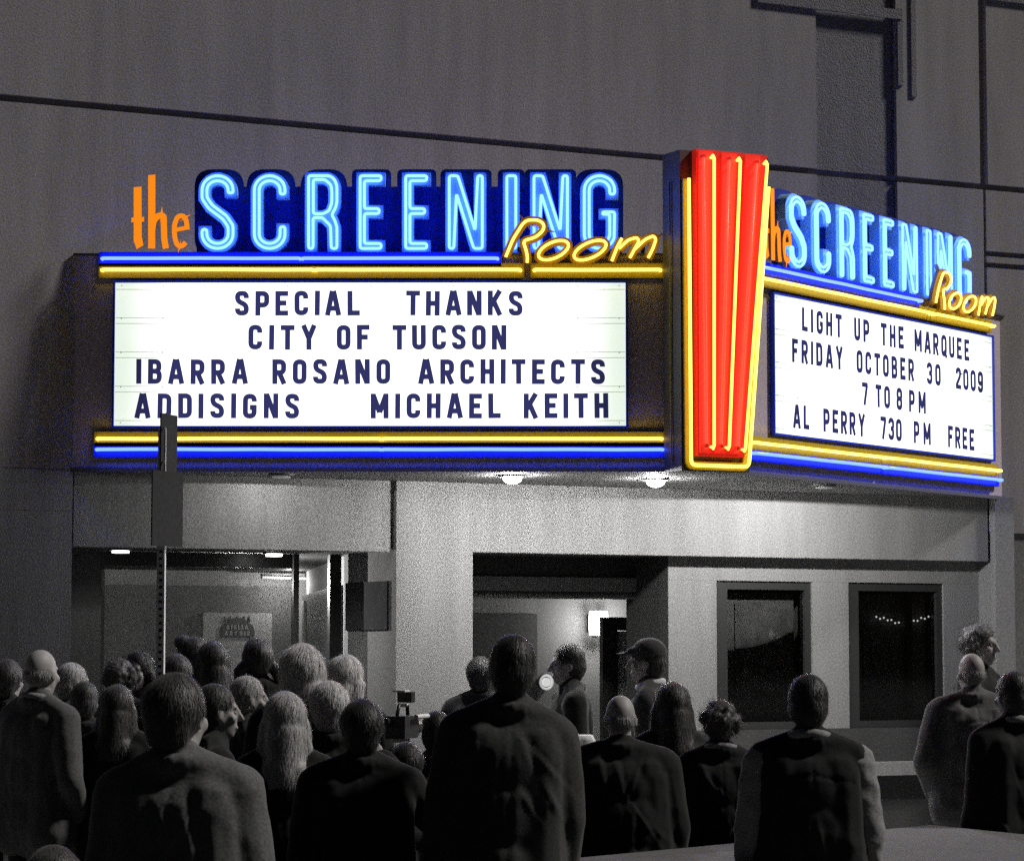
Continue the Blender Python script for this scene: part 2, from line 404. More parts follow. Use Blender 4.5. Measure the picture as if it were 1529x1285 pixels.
# condensed gothic stroke alphabet for the changeable letters and the small prints (10 units high)
LH = 1.04
def glyph(ch):
    w = {'I': 1.9, '1': 3, 'M': 7.2, 'A': 6.3, 'K': 5.9, 'Y': 6.2, 'N': 5.9, 'T': 5.6, 'L': 5.0, 'E': 5.2, 'F': 5.1, '-': 3}.get(ch, 5.6)
    l, r, b, t = LH, w - LH, LH, 10 - LH; c = w / 2; S = []
    q = lambda *p, k=1.7: S.append((rounded(p, k), False))
    s = lambda *p: S.append((list(p), False))
    if ch == 'A': s((.85, 0), (c - .25, 10)); s((w - .85, 0), (c + .25, 10)); s((1.5, 2.9), (w - 1.5, 2.9))
    elif ch == 'B': s((l, 0), (l, 10)); q((l, t), (r - .2, t), (r - .2, 5.1), (l, 5.1)); q((l, 5.1), (r, 5.1), (r, b), (l, b))
    elif ch == 'C': q((r, 6.7), (r, t), (l, t), (l, b), (r, b), (r, 3.3))
    elif ch == 'D': s((l, 0), (l, 10)); q((l, t), (r, t), (r, b), (l, b))
    elif ch == 'E': s((l, 0), (l, 10)); s((l, t), (w, t)); s((l, 5.1), (w - .7, 5.1)); s((l, b), (w, b))
    elif ch == 'F': s((l, 0), (l, 10)); s((l, t), (w, t)); s((l, 5), (w - .7, 5))
    elif ch == 'G': q((r, 6.8), (r, t), (l, t), (l, b), (r, b), (r, 4.2)); s((w, 4.5), (c, 4.5))
    elif ch == 'H': s((l, 0), (l, 10)); s((r, 0), (r, 10)); s((l, 5), (r, 5))
    elif ch == 'I': s((c, 0), (c, 10))
    elif ch == 'K': s((l, 0), (l, 10)); s((w - 1, 10), (l + .3, 3.9)); s((l + 1.3, 5.9), (w - .9, 0))
    elif ch == 'L': s((l, 0), (l, 10)); s((l, b), (w, b))
    elif ch == 'M': s((l, 0), (l, 10)); s((r, 0), (r, 10)); s((l, 9.6), (c, 2.4)); s((r, 9.6), (c, 2.4))
    elif ch == 'N': s((l, 0), (l, 10)); s((r, 0), (r, 10)); s((l + .1, 9.8), (r - .1, .2))
    elif ch in 'O0': S.append((rounded([(l, b), (l, t), (r, t), (r, b)], 1.7, True), True))
    elif ch == 'P': s((l, 0), (l, 10)); q((l, t), (r, t), (r, 4.3), (l, 4.3))
    elif ch == 'Q': S.append((rounded([(l, b), (l, t), (r, t), (r, b)], 1.7, True), True)); s((c, 2.8), (w - .2, -.4))
    elif ch == 'R': s((l, 0), (l, 10)); q((l, t), (r, t), (r, 4.6), (l, 4.6)); s((c, 4.6), (w - .8, 0))
    elif ch == 'S': q((r, 7.0), (r, t), (l, t), (l, 5.9), (r, 4.2), (r, b), (l, b), (l, 2.9), k=1.5)
    elif ch == 'T': s((c, 0), (c, 10)); s((0, t), (w, t))
    elif ch == 'U': q((l, 10), (l, b), (r, b), (r, 10))
    elif ch == 'X': s((.9, 0), (w - .9, 10)); s((w - .9, 0), (.9, 10))
    elif ch == 'Y': s((.9, 10), (c, 4.6)); s((w - .9, 10), (c, 4.6)); s((c, 0), (c, 5))
    elif ch == '2': q((l, 7), (l, t), (r, t), (r, 6.2), (l, 1.8), (l, b), k=1.6); s((l - .9, b), (w, b))
    elif ch == '3': q((l, 7.2), (l, t), (r, t), (r, 5.1), (c - .6, 5.1)); q((c - .6, 5.1), (r, 5.1), (r, b), (l, b), (l, 2.8))
    elif ch == '7': s((0, t), (w - .3, t)); s((r, t), (c - .6, 0))
    elif ch == '8': S.append((rounded([(l, b), (l, 5.1), (r, 5.1), (r, b)], 1.6, True), True)); S.append((rounded([(l, 5.1), (l, t), (r, t), (r, 5.1)], 1.6, True), True))
    elif ch == '9': S.append((rounded([(l, 4.3), (l, t), (r, t), (r, 4.3)], 1.6, True), True)); q((r, 6.5), (r, b), (l, b), (l, 2.8))
    polys = []
    for pts, cl in S: polys += ribbon(pts, LH, cl)
    return w, polys
GL = {}
def glyph_mesh(ch, h, m, depth, wscale=1.0):
    key = (ch, round(h, 4), m.name, depth, round(wscale, 3))
    if key not in GL:
        w, polys = glyph(ch); k = h / 10
        mb = flat_shape(MB(), [[(x * k * wscale, z * k) for x, z in p] for p in polys], 0, depth)
        GL[key] = (w * k * wscale, mb.mesh('letter', m))
    return GL[key]
def place_word(word, x0, x1, z, y, h, m, parent, M, name='letter', depth=None, wscale=1.0):
    ws = [glyph_mesh(c, h, m, depth, wscale)[0] for c in word]
    gap = (x1 - x0 - sum(ws)) / max(1, len(word) - 1)
    x = x0
    for c, w in zip(word, ws):
        o = link(name, glyph_mesh(c, h, m, depth, wscale)[1], parent)
        o.matrix_local = M @ Matrix.Translation((x + random.uniform(-.0015, .0015), y, z + random.uniform(-.0015, .0015))) @ Matrix.Rotation(random.uniform(-.012, .012), 4, 'Y')
        x += w + gap

# ================================================================== SETTING
def tagS(o): o['kind'] = 'structure'; return o
ground = MB().box(-150, 150, -60, 300, -0.6, -0.14).build('road', asphalt); tagS(ground)
WM = W.M
sw = MB().plan([tuple((WM @ Vector(p))[:2]) for p in ((-40, -4.2, 0), (60, -4.2, 0), (60, 12, 0), (-40, 12, 0))], -0.3, 0.0).build('pavement', concrete); tagS(sw)
kb = MB().plan([tuple((WM @ Vector(p))[:2]) for p in ((-40, -4.36, 0), (60, -4.36, 0), (60, -4.2, 0), (-40, -4.2, 0))], -0.3, 0.004).build('kerb', white_panel_dull); tagS(kb)
def fw(px, py, y=0): return W.at(px, py, y)

# ------------------------------------------------------------------ cinema building
B = thing('cinema_building', 'grey stucco cinema building with scored wall, piers and recessed entrance bays under the marquee', 'building', (P0.x, P0.y, 0), FA)
def wbox(name, m, x0, x1, y0, y1, z0, z1, parent=B): return MB().box(x0, x1, y0, y1, z0, z1).build(name, m, parent)
ZT = 9.0
ZC = 2.39                       # underside of header
NX0, NX1 = fw(1215, 100)[0], fw(1338, 100)[0]
wbox('wall_core', black_joint, -9, 16, .05, .35, 2.60, ZT - .1)
J = 5.145
for (a, b) in ((-9, -3.2), (-3.15, NX0 + .02), (NX1, 6.985), (7.055, 16)):
    wbox('wall_panel', stucco, a, b, 0, .05, J + .045, ZT)
wbox('wall_panel', stucco, -9, -3.2, 0, .05, 2.60, J)
wbox('wall_panel', stucco, -3.15, NX0 + .02, 0, .05, 2.862, J)
wbox('wall_panel', stucco, NX0 + .02, NX1, 0, .05, 2.862, 4.25)
wbox('wall_panel', stucco, NX1, 7.01, 0, .05, 2.862, J)
z1 = fw(1495, 380)[1]; z2 = fw(1495, 397)[1]
wbox('wall_panel', stucco, 7.035, 16, 0, .05, z1 + .02, J)
wbox('wall_panel', stucco, 7.035, 16, 0, .05, z2 + .02, z1 - .02)
wbox('wall_panel', stucco, 7.035, 16, 0, .05, 2.60, z2 - .02)
wbox('dark_strip_panel', stucco_dark, NX0 + .03, NX1 - .01, .03, .049, 4.26, J)  # darker stucco strip, set slightly back
wbox('dark_strip_panel', stucco_dark, NX0 - .10, NX1 - .03, .03, .049, J + .045, ZT)
wbox('coping', stucco_dark, -9.1, 16.1, -.06, .4, ZT, ZT + .15)
# thin mouldings round the recessed strip
for px, za in ((1343, fw(1343, 128)[1]), (1363, fw(1363, 145)[1])):
    x = fw(px, 60)[0]
    wbox('moulding', stucco_dark, x - .022, x + .022, -.012, .0, za, fw(px, 14 if px < 1350 else -6)[1])
a = fw(1130, 2)[0]
wbox('moulding', stucco_dark, a, fw(1345, 20)[0], -.02, .0, fw(1345, 30)[1], fw(1345, 16)[1])
wbox('moulding', stucco_dark, fw(1468, 0)[0] + .06, 16, -.02, .0, fw(1500, 3)[1], fw(1500, -6)[1])
# ground floor
XL0, XL1, XP = fw(108, 760)[0], fw(592, 760)[0], fw(706, 780)[0]
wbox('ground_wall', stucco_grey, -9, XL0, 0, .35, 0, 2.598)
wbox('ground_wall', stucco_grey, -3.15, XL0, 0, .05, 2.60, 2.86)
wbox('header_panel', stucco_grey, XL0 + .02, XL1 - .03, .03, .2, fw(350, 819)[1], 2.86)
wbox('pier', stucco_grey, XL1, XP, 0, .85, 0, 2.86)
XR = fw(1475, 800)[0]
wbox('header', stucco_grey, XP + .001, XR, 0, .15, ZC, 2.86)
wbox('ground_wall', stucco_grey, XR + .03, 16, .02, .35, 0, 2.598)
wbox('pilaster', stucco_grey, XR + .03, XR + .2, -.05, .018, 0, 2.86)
yw = .16
def ww(px, py): return W.at(px, py, yw)
wa, wb, wc, wd = ww(1070, 900)[0], ww(1213, 900)[0], ww(1267, 900)[0], ww(1409, 900)[0]
xj = ww(998, 900)[0]; zt = ww(1200, 868)[1]; zs = ww(1290, 1086)[1]
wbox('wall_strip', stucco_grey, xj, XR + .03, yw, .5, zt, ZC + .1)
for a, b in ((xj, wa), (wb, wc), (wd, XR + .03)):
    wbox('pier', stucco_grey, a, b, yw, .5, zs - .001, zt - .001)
wbox('apron', dark_tile, xj, XR + .03, yw, .5, 0, zs - .002)
zl = ww(1290, 1137)[1]; zl2 = ww(1290, 1157)[1]
wbox('ledge', stucco_grey, xj - .01, XR + .02, yw - .09, yw - .001, zl2, zl)
wbox('jamb', dark_tile, xj - .004, xj - .001, yw, .75, 0, ZC)
wbox('jamb', dark_tile, xj, xj + .1, .501, .75, 0, ZC)
# display windows
for k, (a, b) in enumerate(((wa, wb), (wc, wd))):
    f = wbox('display_window', dark_metal, a + .001, b - .001, .48, .49, zs, zt - .002)
    fr = MB(); t = .05
    fr.box(a + .001, a + t + .05, yw + .02, yw + .09, zs, zt - .002); fr.box(b - t, b - .001, yw + .02, yw + .09, zs, zt - .002)
    fr.box(a + t + .05, b - t, yw + .02, yw + .09, zt - .06, zt - .002); fr.box(a + t + .05, b - t, yw + .02, yw + .09, zs, zs + .05)
    fr.build('frame', dark_metal, f)
    MB().box(a + t + .051, b - t - .001, yw + .05, yw + .056, zs + .051, zt - .061).build('pane', glass_m, f)
    MB().box(a + t + .06, b - t - .02, .30, .31, zs + .06, zt - .08).build('backboard', interior_dim, f)
    if k: MB().box(b - .28, b - .24, yw + .06, yw + .1, zs + .05, zt - .06).build('mullion', dark_metal, f)
# left lobby ------------------------------------------------------
YB = 4.9
def lb(px, py, y=YB): return W.at(px, py, y)
bx0 = lb(60, 900)[0]; bx1 = lb(452, 900)[0]
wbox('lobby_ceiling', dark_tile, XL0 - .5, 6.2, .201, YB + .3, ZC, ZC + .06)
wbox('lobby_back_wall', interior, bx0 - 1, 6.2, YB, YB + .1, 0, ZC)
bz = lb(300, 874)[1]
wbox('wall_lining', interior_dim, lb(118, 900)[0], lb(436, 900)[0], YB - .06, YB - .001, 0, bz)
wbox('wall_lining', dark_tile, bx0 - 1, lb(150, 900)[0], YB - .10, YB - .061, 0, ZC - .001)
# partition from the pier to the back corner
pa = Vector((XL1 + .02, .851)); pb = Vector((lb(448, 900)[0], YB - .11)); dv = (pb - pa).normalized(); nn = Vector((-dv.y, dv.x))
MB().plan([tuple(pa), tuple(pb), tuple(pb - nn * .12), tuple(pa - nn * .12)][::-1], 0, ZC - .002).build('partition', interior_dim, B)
q0 = pa + dv * .3; q1 = pb - dv * .1
dz = W.at(470, 882, 3.0)[1]
pd = MB().plan([tuple(q0 + nn * .001), tuple(q0 + nn * .03), tuple(q1 + nn * .03), tuple(q1 + nn * .001)], 0, dz).build('door', dark_metal, B)
MB().plan([tuple(q1 - dv * .45 + nn * .032), tuple(q1 - dv * .45 + nn * .05), tuple(q1 - dv * .25 + nn * .05), tuple(q1 - dv * .25 + nn * .032)], .1, dz - .05).build('door_edge_strip', interior_dim, pd)
yg = .86
for a, b in ((435, 443), (489, 506)):
    x0 = W.at(a, 900, yg)[0]; x1 = W.at(b, 900, yg)[0]
    wbox('mullion', dark_metal, x0, x1, yg - .04, yg, 0, ZC - .002)
wbox('screen', dark_tile, XL0, W.at(148, 900, yg)[0], yg - .04, yg, 0, ZC - .002)  # dark board added to darken the left end of the lobby
wbox('ground_wall', stucco_grey, XL0 - .5, XL0 - .001, .351, YB, 0, ZC - .002)
wbox('glazing_rail', dark_metal, W.at(149, 900, yg)[0], W.at(434, 900, yg)[0], yg - .03, yg - .005, ZC - .1, ZC - .003)
wbox('pane', glass_m, W.at(149, 900, yg)[0], W.at(434, 900, yg)[0], yg - .02, yg - .014, .05, ZC - .101)
# dark panel on side of pier
zz0 = W.at(540, 940, .4)[1]; zz1 = W.at(540, 868, .4)[1]
wbox('side_panel', plate_m, XL1 - .012, XL1 - .001, .12, .80, zz0, zz1)
# right foyer -----------------------------------------------------
YT = .62
def tr(px, py, y=YT): return W.at(px, py, y)
tz = tr(800, 893)[1]
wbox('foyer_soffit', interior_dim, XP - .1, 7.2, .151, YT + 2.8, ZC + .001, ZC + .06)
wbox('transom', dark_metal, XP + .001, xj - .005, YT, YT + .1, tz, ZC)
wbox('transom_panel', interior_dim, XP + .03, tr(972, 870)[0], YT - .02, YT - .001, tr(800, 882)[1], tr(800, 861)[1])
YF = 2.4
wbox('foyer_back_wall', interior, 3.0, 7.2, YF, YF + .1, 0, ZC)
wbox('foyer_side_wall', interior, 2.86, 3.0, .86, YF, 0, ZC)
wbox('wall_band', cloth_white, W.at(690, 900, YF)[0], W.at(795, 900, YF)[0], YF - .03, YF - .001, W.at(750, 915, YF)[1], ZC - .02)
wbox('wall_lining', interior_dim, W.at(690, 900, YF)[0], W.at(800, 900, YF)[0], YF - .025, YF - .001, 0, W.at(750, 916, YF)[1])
# open door
yd = 1.9
x0 = W.at(900, 960, yd)[0]; x1 = W.at(985, 960, yd)[0]; x2 = W.at(922, 960, yd)[0]
fd = wbox('foyer_door', dark_metal, x0, x2, yd, yd + .05, 0, W.at(920, 921, yd)[1])
MB().box(x2 + .001, x1, yd + .001, yd + .05, W.at(930, 941, yd)[1], W.at(920, 921, yd)[1]).build('door_rail', dark_metal, fd)
MB().box(x2 + .001, x1, yd + .02, yd + .03, 0, W.at(930, 942, yd)[1]).build('pane', interior, fd)
wbox('foyer_side_wall', interior, 7.0, 7.2, .52, YF, 0, ZC)
wbox('building_body', stucco_dark, -9, 16, 5.4, 12, 0, ZT - .1)
wbox('lobby_floor', concrete, 0, 7.2, .2, YB, .001, .02)

# ------------------------------------------------------------------ things on the building
def lamp(kind, loc, parent, energy, size=.05, name='lamp_light', rot=None, spot=None, blend=.8, color=(1, .99, .97)):
    d = bpy.data.lights.new(name, kind); d.energy = energy; d.color = color
    if kind in ('POINT', 'SPOT'): d.shadow_soft_size = size
    if spot: d.spot_size = R(spot); d.spot_blend = blend
    o = bpy.data.objects.new(name, d); C.objects.link(o); o.location = loc
    if rot: o.rotation_euler = rot
    if parent: o.parent = parent
    return o
# plaque with poster on the lobby back wall
yp = YB - .10
px0, pz0 = W.at(302, 1060, yp); px1, pz1 = W.at(406, 915, yp)
po = thing('lobby_poster', 'pale poster with a dark crowned beer plaque on the back wall of the left lobby', 'poster', tuple(WM @ Vector((px0, yp, 1.0))), FA)
MB().box(0, px1 - px0, -.006, .03, pz0 - 1, pz1 - 1).build('sheet', paper, po)
ax, az = W.at(327, 951, yp); bx, bz2 = W.at(379, 927, yp)
cx = (ax + bx) / 2 - px0; hw = (bx - ax) / 2; hh = bz2 - az; az -= 1
shape = [(cx - hw, az), (cx + hw, az), (cx + hw * 1.0, az + hh * .45), (cx + hw * .82, az + hh * .85), (cx - hw * .82, az + hh * .85), (cx - hw, az + hh * .45)]
pl = flat_shape(MB(), [rounded(shape, .02, True), [(cx + hw * .62 * math.cos(t), az + hh * .8 + hh * .42 * math.sin(t)) for t in [i * PI / 10 for i in range(11)]]] +
                [[(cx + q * hw - .012, az + hh * .95), (cx + q * hw + .012, az + hh * .95), (cx + q * hw, az + hh * 1.32)] for q in (-.7, -.4, 0, .4, .7)], -.02, -.008).build('plaque', print_dark, po)
for word, zf, wf in (('STELLA', .50, .62), ('ARTOIS', .12, .72)):
    place_word(word, cx - hw * wf, cx + hw * wf, az + hh * zf, -.022, hh * .27, print_light, pl, Matrix(), depth=None, wscale=1.15)
# lobby ceiling lights
for px, py, e, lab in ((180, 821, 0, 'small recessed downlight at the far left of the entrance ceiling'), (409, 826, 0, 'bright recessed downlight in the entrance ceiling near the lobby poster')):
    d = ray(px, py); t = (ZC - .012 - EYE) / d.z; P = Vector((0, 0, EYE)) + d * t
    th = thing('ceiling_downlight', lab, 'ceiling light', (P.x, P.y, ZC - .03), 0)
    MB().cyl((0, 0, 0), .055, (0, 0, 1), .014, 20).build('lens', lamp_glow if px > 300 else lamp_soft, th)
    MB().cyl((0, 0, .015), .075, (0, 0, 1), .014, 20).build('trim_ring', soffit_m, th)
    if px < 300: th.children[0].data.materials[0] = sconce_m
    lamp('SPOT', (0, 0, -.05), th, 9 if px > 300 else 3.0, .04, spot=150)
d = ray(365, 838); t = (ZC - .03 - EYE) / d.z; P = Vector((0, 0, EYE)) + d * t
th = thing('ceiling_glow', 'pale glowing disc added for the lit patch on the lobby ceiling', 'ceiling light', (P.x, P.y, ZC - .03), 0)
MB().sph((0, 0, .02), (.22, .22, .06), 24, 10).build('dome', lamp_soft, th, True)  # glowing shape stands for the lit patch of ceiling
MB().cyl((0, 0, .012), .235, (0, 0, 1), .016, 24).build('rim', soffit_m, th)
lamp('POINT', (0, 0, -.16), th, 80, 0, 'lobby_fill')  # unseen lamp added to brighten the lobby
x0, zf = W.at(392, 861, YB - .2); x1, _ = W.at(456, 864, YB - .2)
th = thing('strip_light', 'thin glowing strip light at the top of the lobby back wall', 'ceiling light', tuple(WM @ Vector((x0, YB - .2, zf))), FA)
MB().cyl((0, 0, 0), .010, (1, 0, -.02), x1 - x0, 10).build('lamp_tube', lamp_soft, th)
MB().box(0, x1 - x0, .012, .04, -.01, .03).build('fitting', interior_dim, th)
lamp('POINT', (.2, -.12, -.06), th, 6, 0, 'strip_lamp')
# wall sconce in the foyer
ys = YF - .09
sx, szt = W.at(893, 912, ys); _, szb = W.at(893, 948, ys)
th = thing('wall_sconce', 'bright half-round wall sconce beside the dark foyer door', 'wall light', tuple(WM @ Vector((sx, ys, szb))), FA)
h = szt - szb
pts = [(-.055, 0), (.055, 0), (.06, .25 * h), (.06, .75 * h), (.055, h), (-.055, h), (-.06, .75 * h), (-.06, .25 * h)]
MB().prism(pts, -.05, .04).build('shade', sconce_m, th)
MB().box(-.05, .05, .041, .085, .1 * h, .9 * h).build('back_plate', soffit_m, th)
MB().box(-.035, .035, -.052, .04, -.02, -.001).build('lower_cap', dark_metal, th)
lamp('POINT', (0, -.16, h * .5), th, 7, .06)
# notice on the foyer door
x0, z0 = W.at(931, 965, yd); x1, z1_ = W.at(951, 943, yd)
th = thing('door_notice', 'small white handwritten notice taped to the foyer door', 'notice', tuple(WM @ Vector((x0, yd + .012, z0))), FA)
MB().box(0, x1 - x0 + .02, -.004, 0, 0, z1_ - z0).build('sheet', paper, th)
nl = MB()
for r in range(3):
    x = .012
    while x < x1 - x0 - .01:
        w_ = random.uniform(.008, .02); nl.box(x, x + w_, -.0055, -.0045, .02 + r * .028, .026 + r * .028); x += w_ + .007
nl.build('scribble', print_dark, th)
# round glowing disc lamp
ys = YF - .05
rx, rz_ = W.at(815, 1018, ys)
th = thing('round_lamp', 'small round glowing lamp with a pale ring low on the foyer wall', 'wall light', tuple(WM @ Vector((rx, ys, rz_))), FA)
MB().cyl((0, 0, 0), .034, (0, -1, 0), .02, 20).build('lens', mat('disc_glow', (.8, .8, .8), .5, emit=(1, 1, 1), estr=.5), th)
ring = MB(); ring.tube([(.052 * math.cos(t), -.01, .052 * math.sin(t)) for t in [i * 2 * PI / 24 for i in range(24)]], .009, True); ring.build('ring', lamp_soft, th, True)
MB().cyl((0, .001, 0), .06, (0, 1, 0), .03, 20).build('back_plate', interior_dim, th)
# string lights inside the right display window
x0, zc = W.at(1308, 918, .26); x1, _ = W.at(1386, 920, .26)
th = thing('string_lights', 'row of tiny white string lights sagging inside the right display window', 'string lights', tuple(WM @ Vector((x0, .26, zc))), FA)
cp = []
for i in range(15):
    t = i / 14; cp.append((t * (x1 - x0), 0, -.035 * math.sin(PI * t) + .01 * math.sin(t * 9)))
MB().tube(cp, .002, n=5).build('cable', rubber, th)
for i, p in enumerate(cp):
    if i != 7: MB().sph((p[0], -.004, p[2] - .012 - (i % 2) * .012), .0068, 8, 6).build('bulb', bulb_m, th)
# display sheets in the windows
for k, (a, b, py0, py1, lab) in enumerate(((1098, 1180, 900, 1070, 'dark film poster behind the left display window glass'), (1290, 1362, 935, 1078, 'dark film poster behind the right display window glass'))):
    x0, z0 = W.at(a, py1, .29); x1, z1_ = W.at(b, py0, .29)
    th = thing('film_poster', lab, 'poster', tuple(WM @ Vector((x0, .29, z0))), FA)
    MB().box(0, x1 - x0, -.004, 0, 0, z1_ - z0).build('sheet', paper_dark, th)
    bl = MB()
    for j in range(6):
        bx_ = random.uniform(.05, x1 - x0 - .1); bz_ = random.uniform(.05, z1_ - z0 - .15)
        bl.prism([(bx_ + random.uniform(.015, .05) * math.cos(t), bz_ + random.uniform(.02, .06) * math.sin(t)) for t in [i * PI / 5 for i in range(10)]], -.006 - j * .0004, -.0045)
    bl.build('printed_figures', interior_dim if k else interior, th)

# ------------------------------------------------------------------ marquee
ZM0, ZM1 = 2.85, 4.205
Mq = thing('marquee', 'V-shaped theatre marquee with two lit white letter boards and blue and yellow neon lines', 'marquee', (AP.x, AP.y, ZM0))
MqI = Mq.location.copy()
ML = Matrix.Translation((0, 0, -ZM0)) @ Matrix.Rotation(0, 4, 'Z')
MR = Matrix.Translation((0, 0, -ZM0)) @ Matrix.Rotation(2 * FA, 4, 'Z')
def mpart(mb, name, m, M, parent=Mq, smooth=False):
    mb.v = [tuple(M @ Vector(v)) for v in mb.v]
    return mb.build(name, m, parent, smooth)
XLE = L.at(108, 600)[0]; XRE = RT.at(1500, 640, -.01)[0]
# fascias mitred at the nose
mpart(MB().plan([(XLE, 0), (0, 0), (-.05, .1), (XLE, .1)], ZM0 + .01, ZM1), 'left_fascia', fascia_m, ML)
mpart(MB().plan([(0, 0), (XRE, 0), (XRE, .1), (.05, .1)], ZM0 + .01, ZM1), 'right_fascia', fascia_m, MR)
rq = Matrix.Rotation(2 * FA, 4, 'Z')
Lq = Vector((XLE, .0)); Rq = (rq @ Vector((XRE, 0, 0))).to_2d()
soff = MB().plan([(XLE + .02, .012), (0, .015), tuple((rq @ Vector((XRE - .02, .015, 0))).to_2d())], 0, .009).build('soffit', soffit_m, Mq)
MB().plan([(XLE + .05, .101), (-.06, .101), tuple((rq @ Vector((XRE - .03, .101, 0))).to_2d())], ZM1 - ZM0 - .05, ZM1 - ZM0 - .02).build('top_deck', fascia_m, Mq)
# thin bright trim along the bottom edge
mpart(MB().box(XLE, -.02, -.012, -.002, ZM0 - .004, ZM0 + .02), 'edge_trim', soffit_m, ML)
mpart(MB().box(.02, XRE, -.012, -.002, ZM0 - .004, ZM0 + .02), 'edge_trim', soffit_m, MR)
mpart(MB().box(XLE, -.01, -.03, .05, ZM1 + .001, ZM1 + .012), 'top_flange', pylon_m, ML)
mpart(MB().box(.01, XRE, -.03, .05, ZM1 + .001, ZM1 + .012), 'top_flange', pylon_m, MR)
panel_z0 = L.at(500, 636)[1]; panel_z1 = L.at(500, 423)[1]
def board(M, x0, x1, words, fr):
    zb, zt_ = panel_z0, panel_z1
    pn = mpart(MB().box(x0, x1, -.022, -.001, zb, zt_), 'letter_board', panel_m, M)
    fm = MB(); t = .014
    fm.box(x0 - t, x1 + t, -.035, -.001, zt_ + .0005, zt_ + t); fm.box(x0 - t, x1 + t, -.035, -.001, zb - t, zb - .0005)
    fm.box(x0 - t, x0 - .0005, -.035, -.001, zb, zt_); fm.box(x1 + .0005, x1 + t, -.035, -.001, zb, zt_)
    fo = mpart(fm, 'frame', blue_paint, M, pn)
    rows = []
    H_ = zt_ - zb
    for i in range(4):
        top = zt_ - H_ * (12 + i * 51) / 213; rows.append(top - H_ * 37 / 213)
    for i in range(4):
        for dz_ in (-.014, H_ * 37 / 213 + .009):
            mpart(MB().box(x0 + .005, x1 - .005, -.0265, -.0235, rows[i] + dz_ - .0025, rows[i] + dz_ + .0025), 'letter_track', track_m, M, pn)
    bt = MB()
    n = 13
    for j in range(n):
        x = x0 + .04 + (x1 - x0 - .08) * j / (n - 1)
        for zz in ([zb + .02, zt_ - .018] + [r - .018 for r in rows[:3]]):
            if j in (0, n - 1) or zz < zb + .03 or zz > zt_ - .03 or j == 1 or j == n - 2:
                bt.box(x - .003, x + .003, -.026, -.0235, zz - .003, zz + .003)
    mpart(bt, 'rivets', soffit_m, M, pn)
    for i, row in enumerate(words):
        for word, a, b in row:
            xa = fr.at(a, 520 if fr is L else 570, -.03)[0]; xb = fr.at(b, 520 if fr is L else 570, -.03)[0]
            place_word(word, xa, xb, rows[i], -.030, H_ * 37 / 213, letter_m, pn, M)
x0 = L.at(172, 530)[0]; x1 = L.at(934, 530)[0]
board(ML, x0, x1, [[('SPECIAL', 350.5, 537), ('THANKS', 606, 780)], [('CITY', 371, 473), ('OF', 503, 552), ('TUCSON', 586, 756)],
                   [('IBARRA', 204, 370), ('ROSANO', 407, 583), ('ARCHITECTS', 625, 903)], [('ADDISIGNS', 202, 447), ('MICHAEL', 554, 748), ('KEITH', 782, 908)]], L)
x0 = RT.at(1155, 540, -.022)[0]; x1 = RT.at(1482, 600, -.022)[0]
board(MR, x0, x1, [[('LIGHT', 1198, 1258), ('UP', 1276, 1299), ('THE', 1316, 1350.5), ('MARQUEE', 1366, 1448)],
                   [('FRIDAY', 1183, 1259), ('OCTOBER', 1279, 1365), ('30', 1384, 1405), ('2009', 1427, 1468)],
                   [('7', 1287, 1296), ('TO', 1307, 1329), ('8', 1338, 1347), ('PM', 1357, 1382)],
                   [('AL', 1184, 1208), ('PERRY', 1229, 1291), ('730', 1314, 1346), ('PM', 1363.5, 1389), ('FREE', 1414.5, 1454)]], RT)
def neon_line(M, xa, xb, z, m, paint, splits=(), tr_=.0105, cut=None):
    y = -.075
    ch = mpart(MB().box(xa - .015, xb + .015, -.034, -.013, z - .046, z + .046), 'glow_channel', paint, M)  # coloured strip, widened to give the glow around the tube
    xs = [xa] + list(splits) + [xb]
    for a, b in zip(xs, xs[1:]):
        a += .008; b -= .008
        nb = int((b - a) / .25)
        mid = [(a + (b - a) * i / nb, y + random.uniform(-.0015, .0015), z + random.uniform(-.0016, .0016)) for i in range(1, nb)]
        mb = MB().tube([(a, -.035, z), (a, y + .012, z), (a + .012, y, z)] + mid + [(b - .012, y, z), (b, y + .012, z), (b, -.035, z)], tr_, up=(0, 0, 1))
        mpart(mb, 'neon_tube', m, M, ch, True)
def lx(px): return L.at(px, 520)[0]
zb_u = L.at(500, 388)[1]; zy_u = L.at(500, 405)[1]; zy_l = L.at(500, 656)[1]; zb_l = L.at(500, 672)[1]
neon_line(ML, lx(151), lx(745), zb_u, tube_blue, blue_paint, (lx(450),))
neon_line(ML, lx(151), lx(779), zy_u, tube_yellow, gold_paint, (lx(470),))
neon_line(ML, lx(796), lx(988), zy_u, tube_yellow, gold_paint)
neon_line(ML, lx(147), lx(989), zy_l, tube_yellow, gold_paint, (lx(571),))
neon_line(ML, lx(146), lx(990), zb_l, tube_blue, blue_paint, (lx(571),))
def rx_(px, py=540): return RT.at(px, py, -.075)[0]
neon_line(MR, rx_(1133), rx_(1380), zb_u, tube_blue, blue_paint)
neon_line(MR, rx_(1133), rx_(1396), zy_u, tube_yellow, gold_paint)
neon_line(MR, rx_(1398.5), rx_(1488), zy_u, tube_yellow, gold_paint)
neon_line(MR, rx_(1126), rx_(1495), zy_l, tube_yellow, gold_paint, (rx_(1325),))
neon_line(MR, rx_(1127), rx_(1496), zb_l, tube_blue, blue_paint, (rx_(1325),))
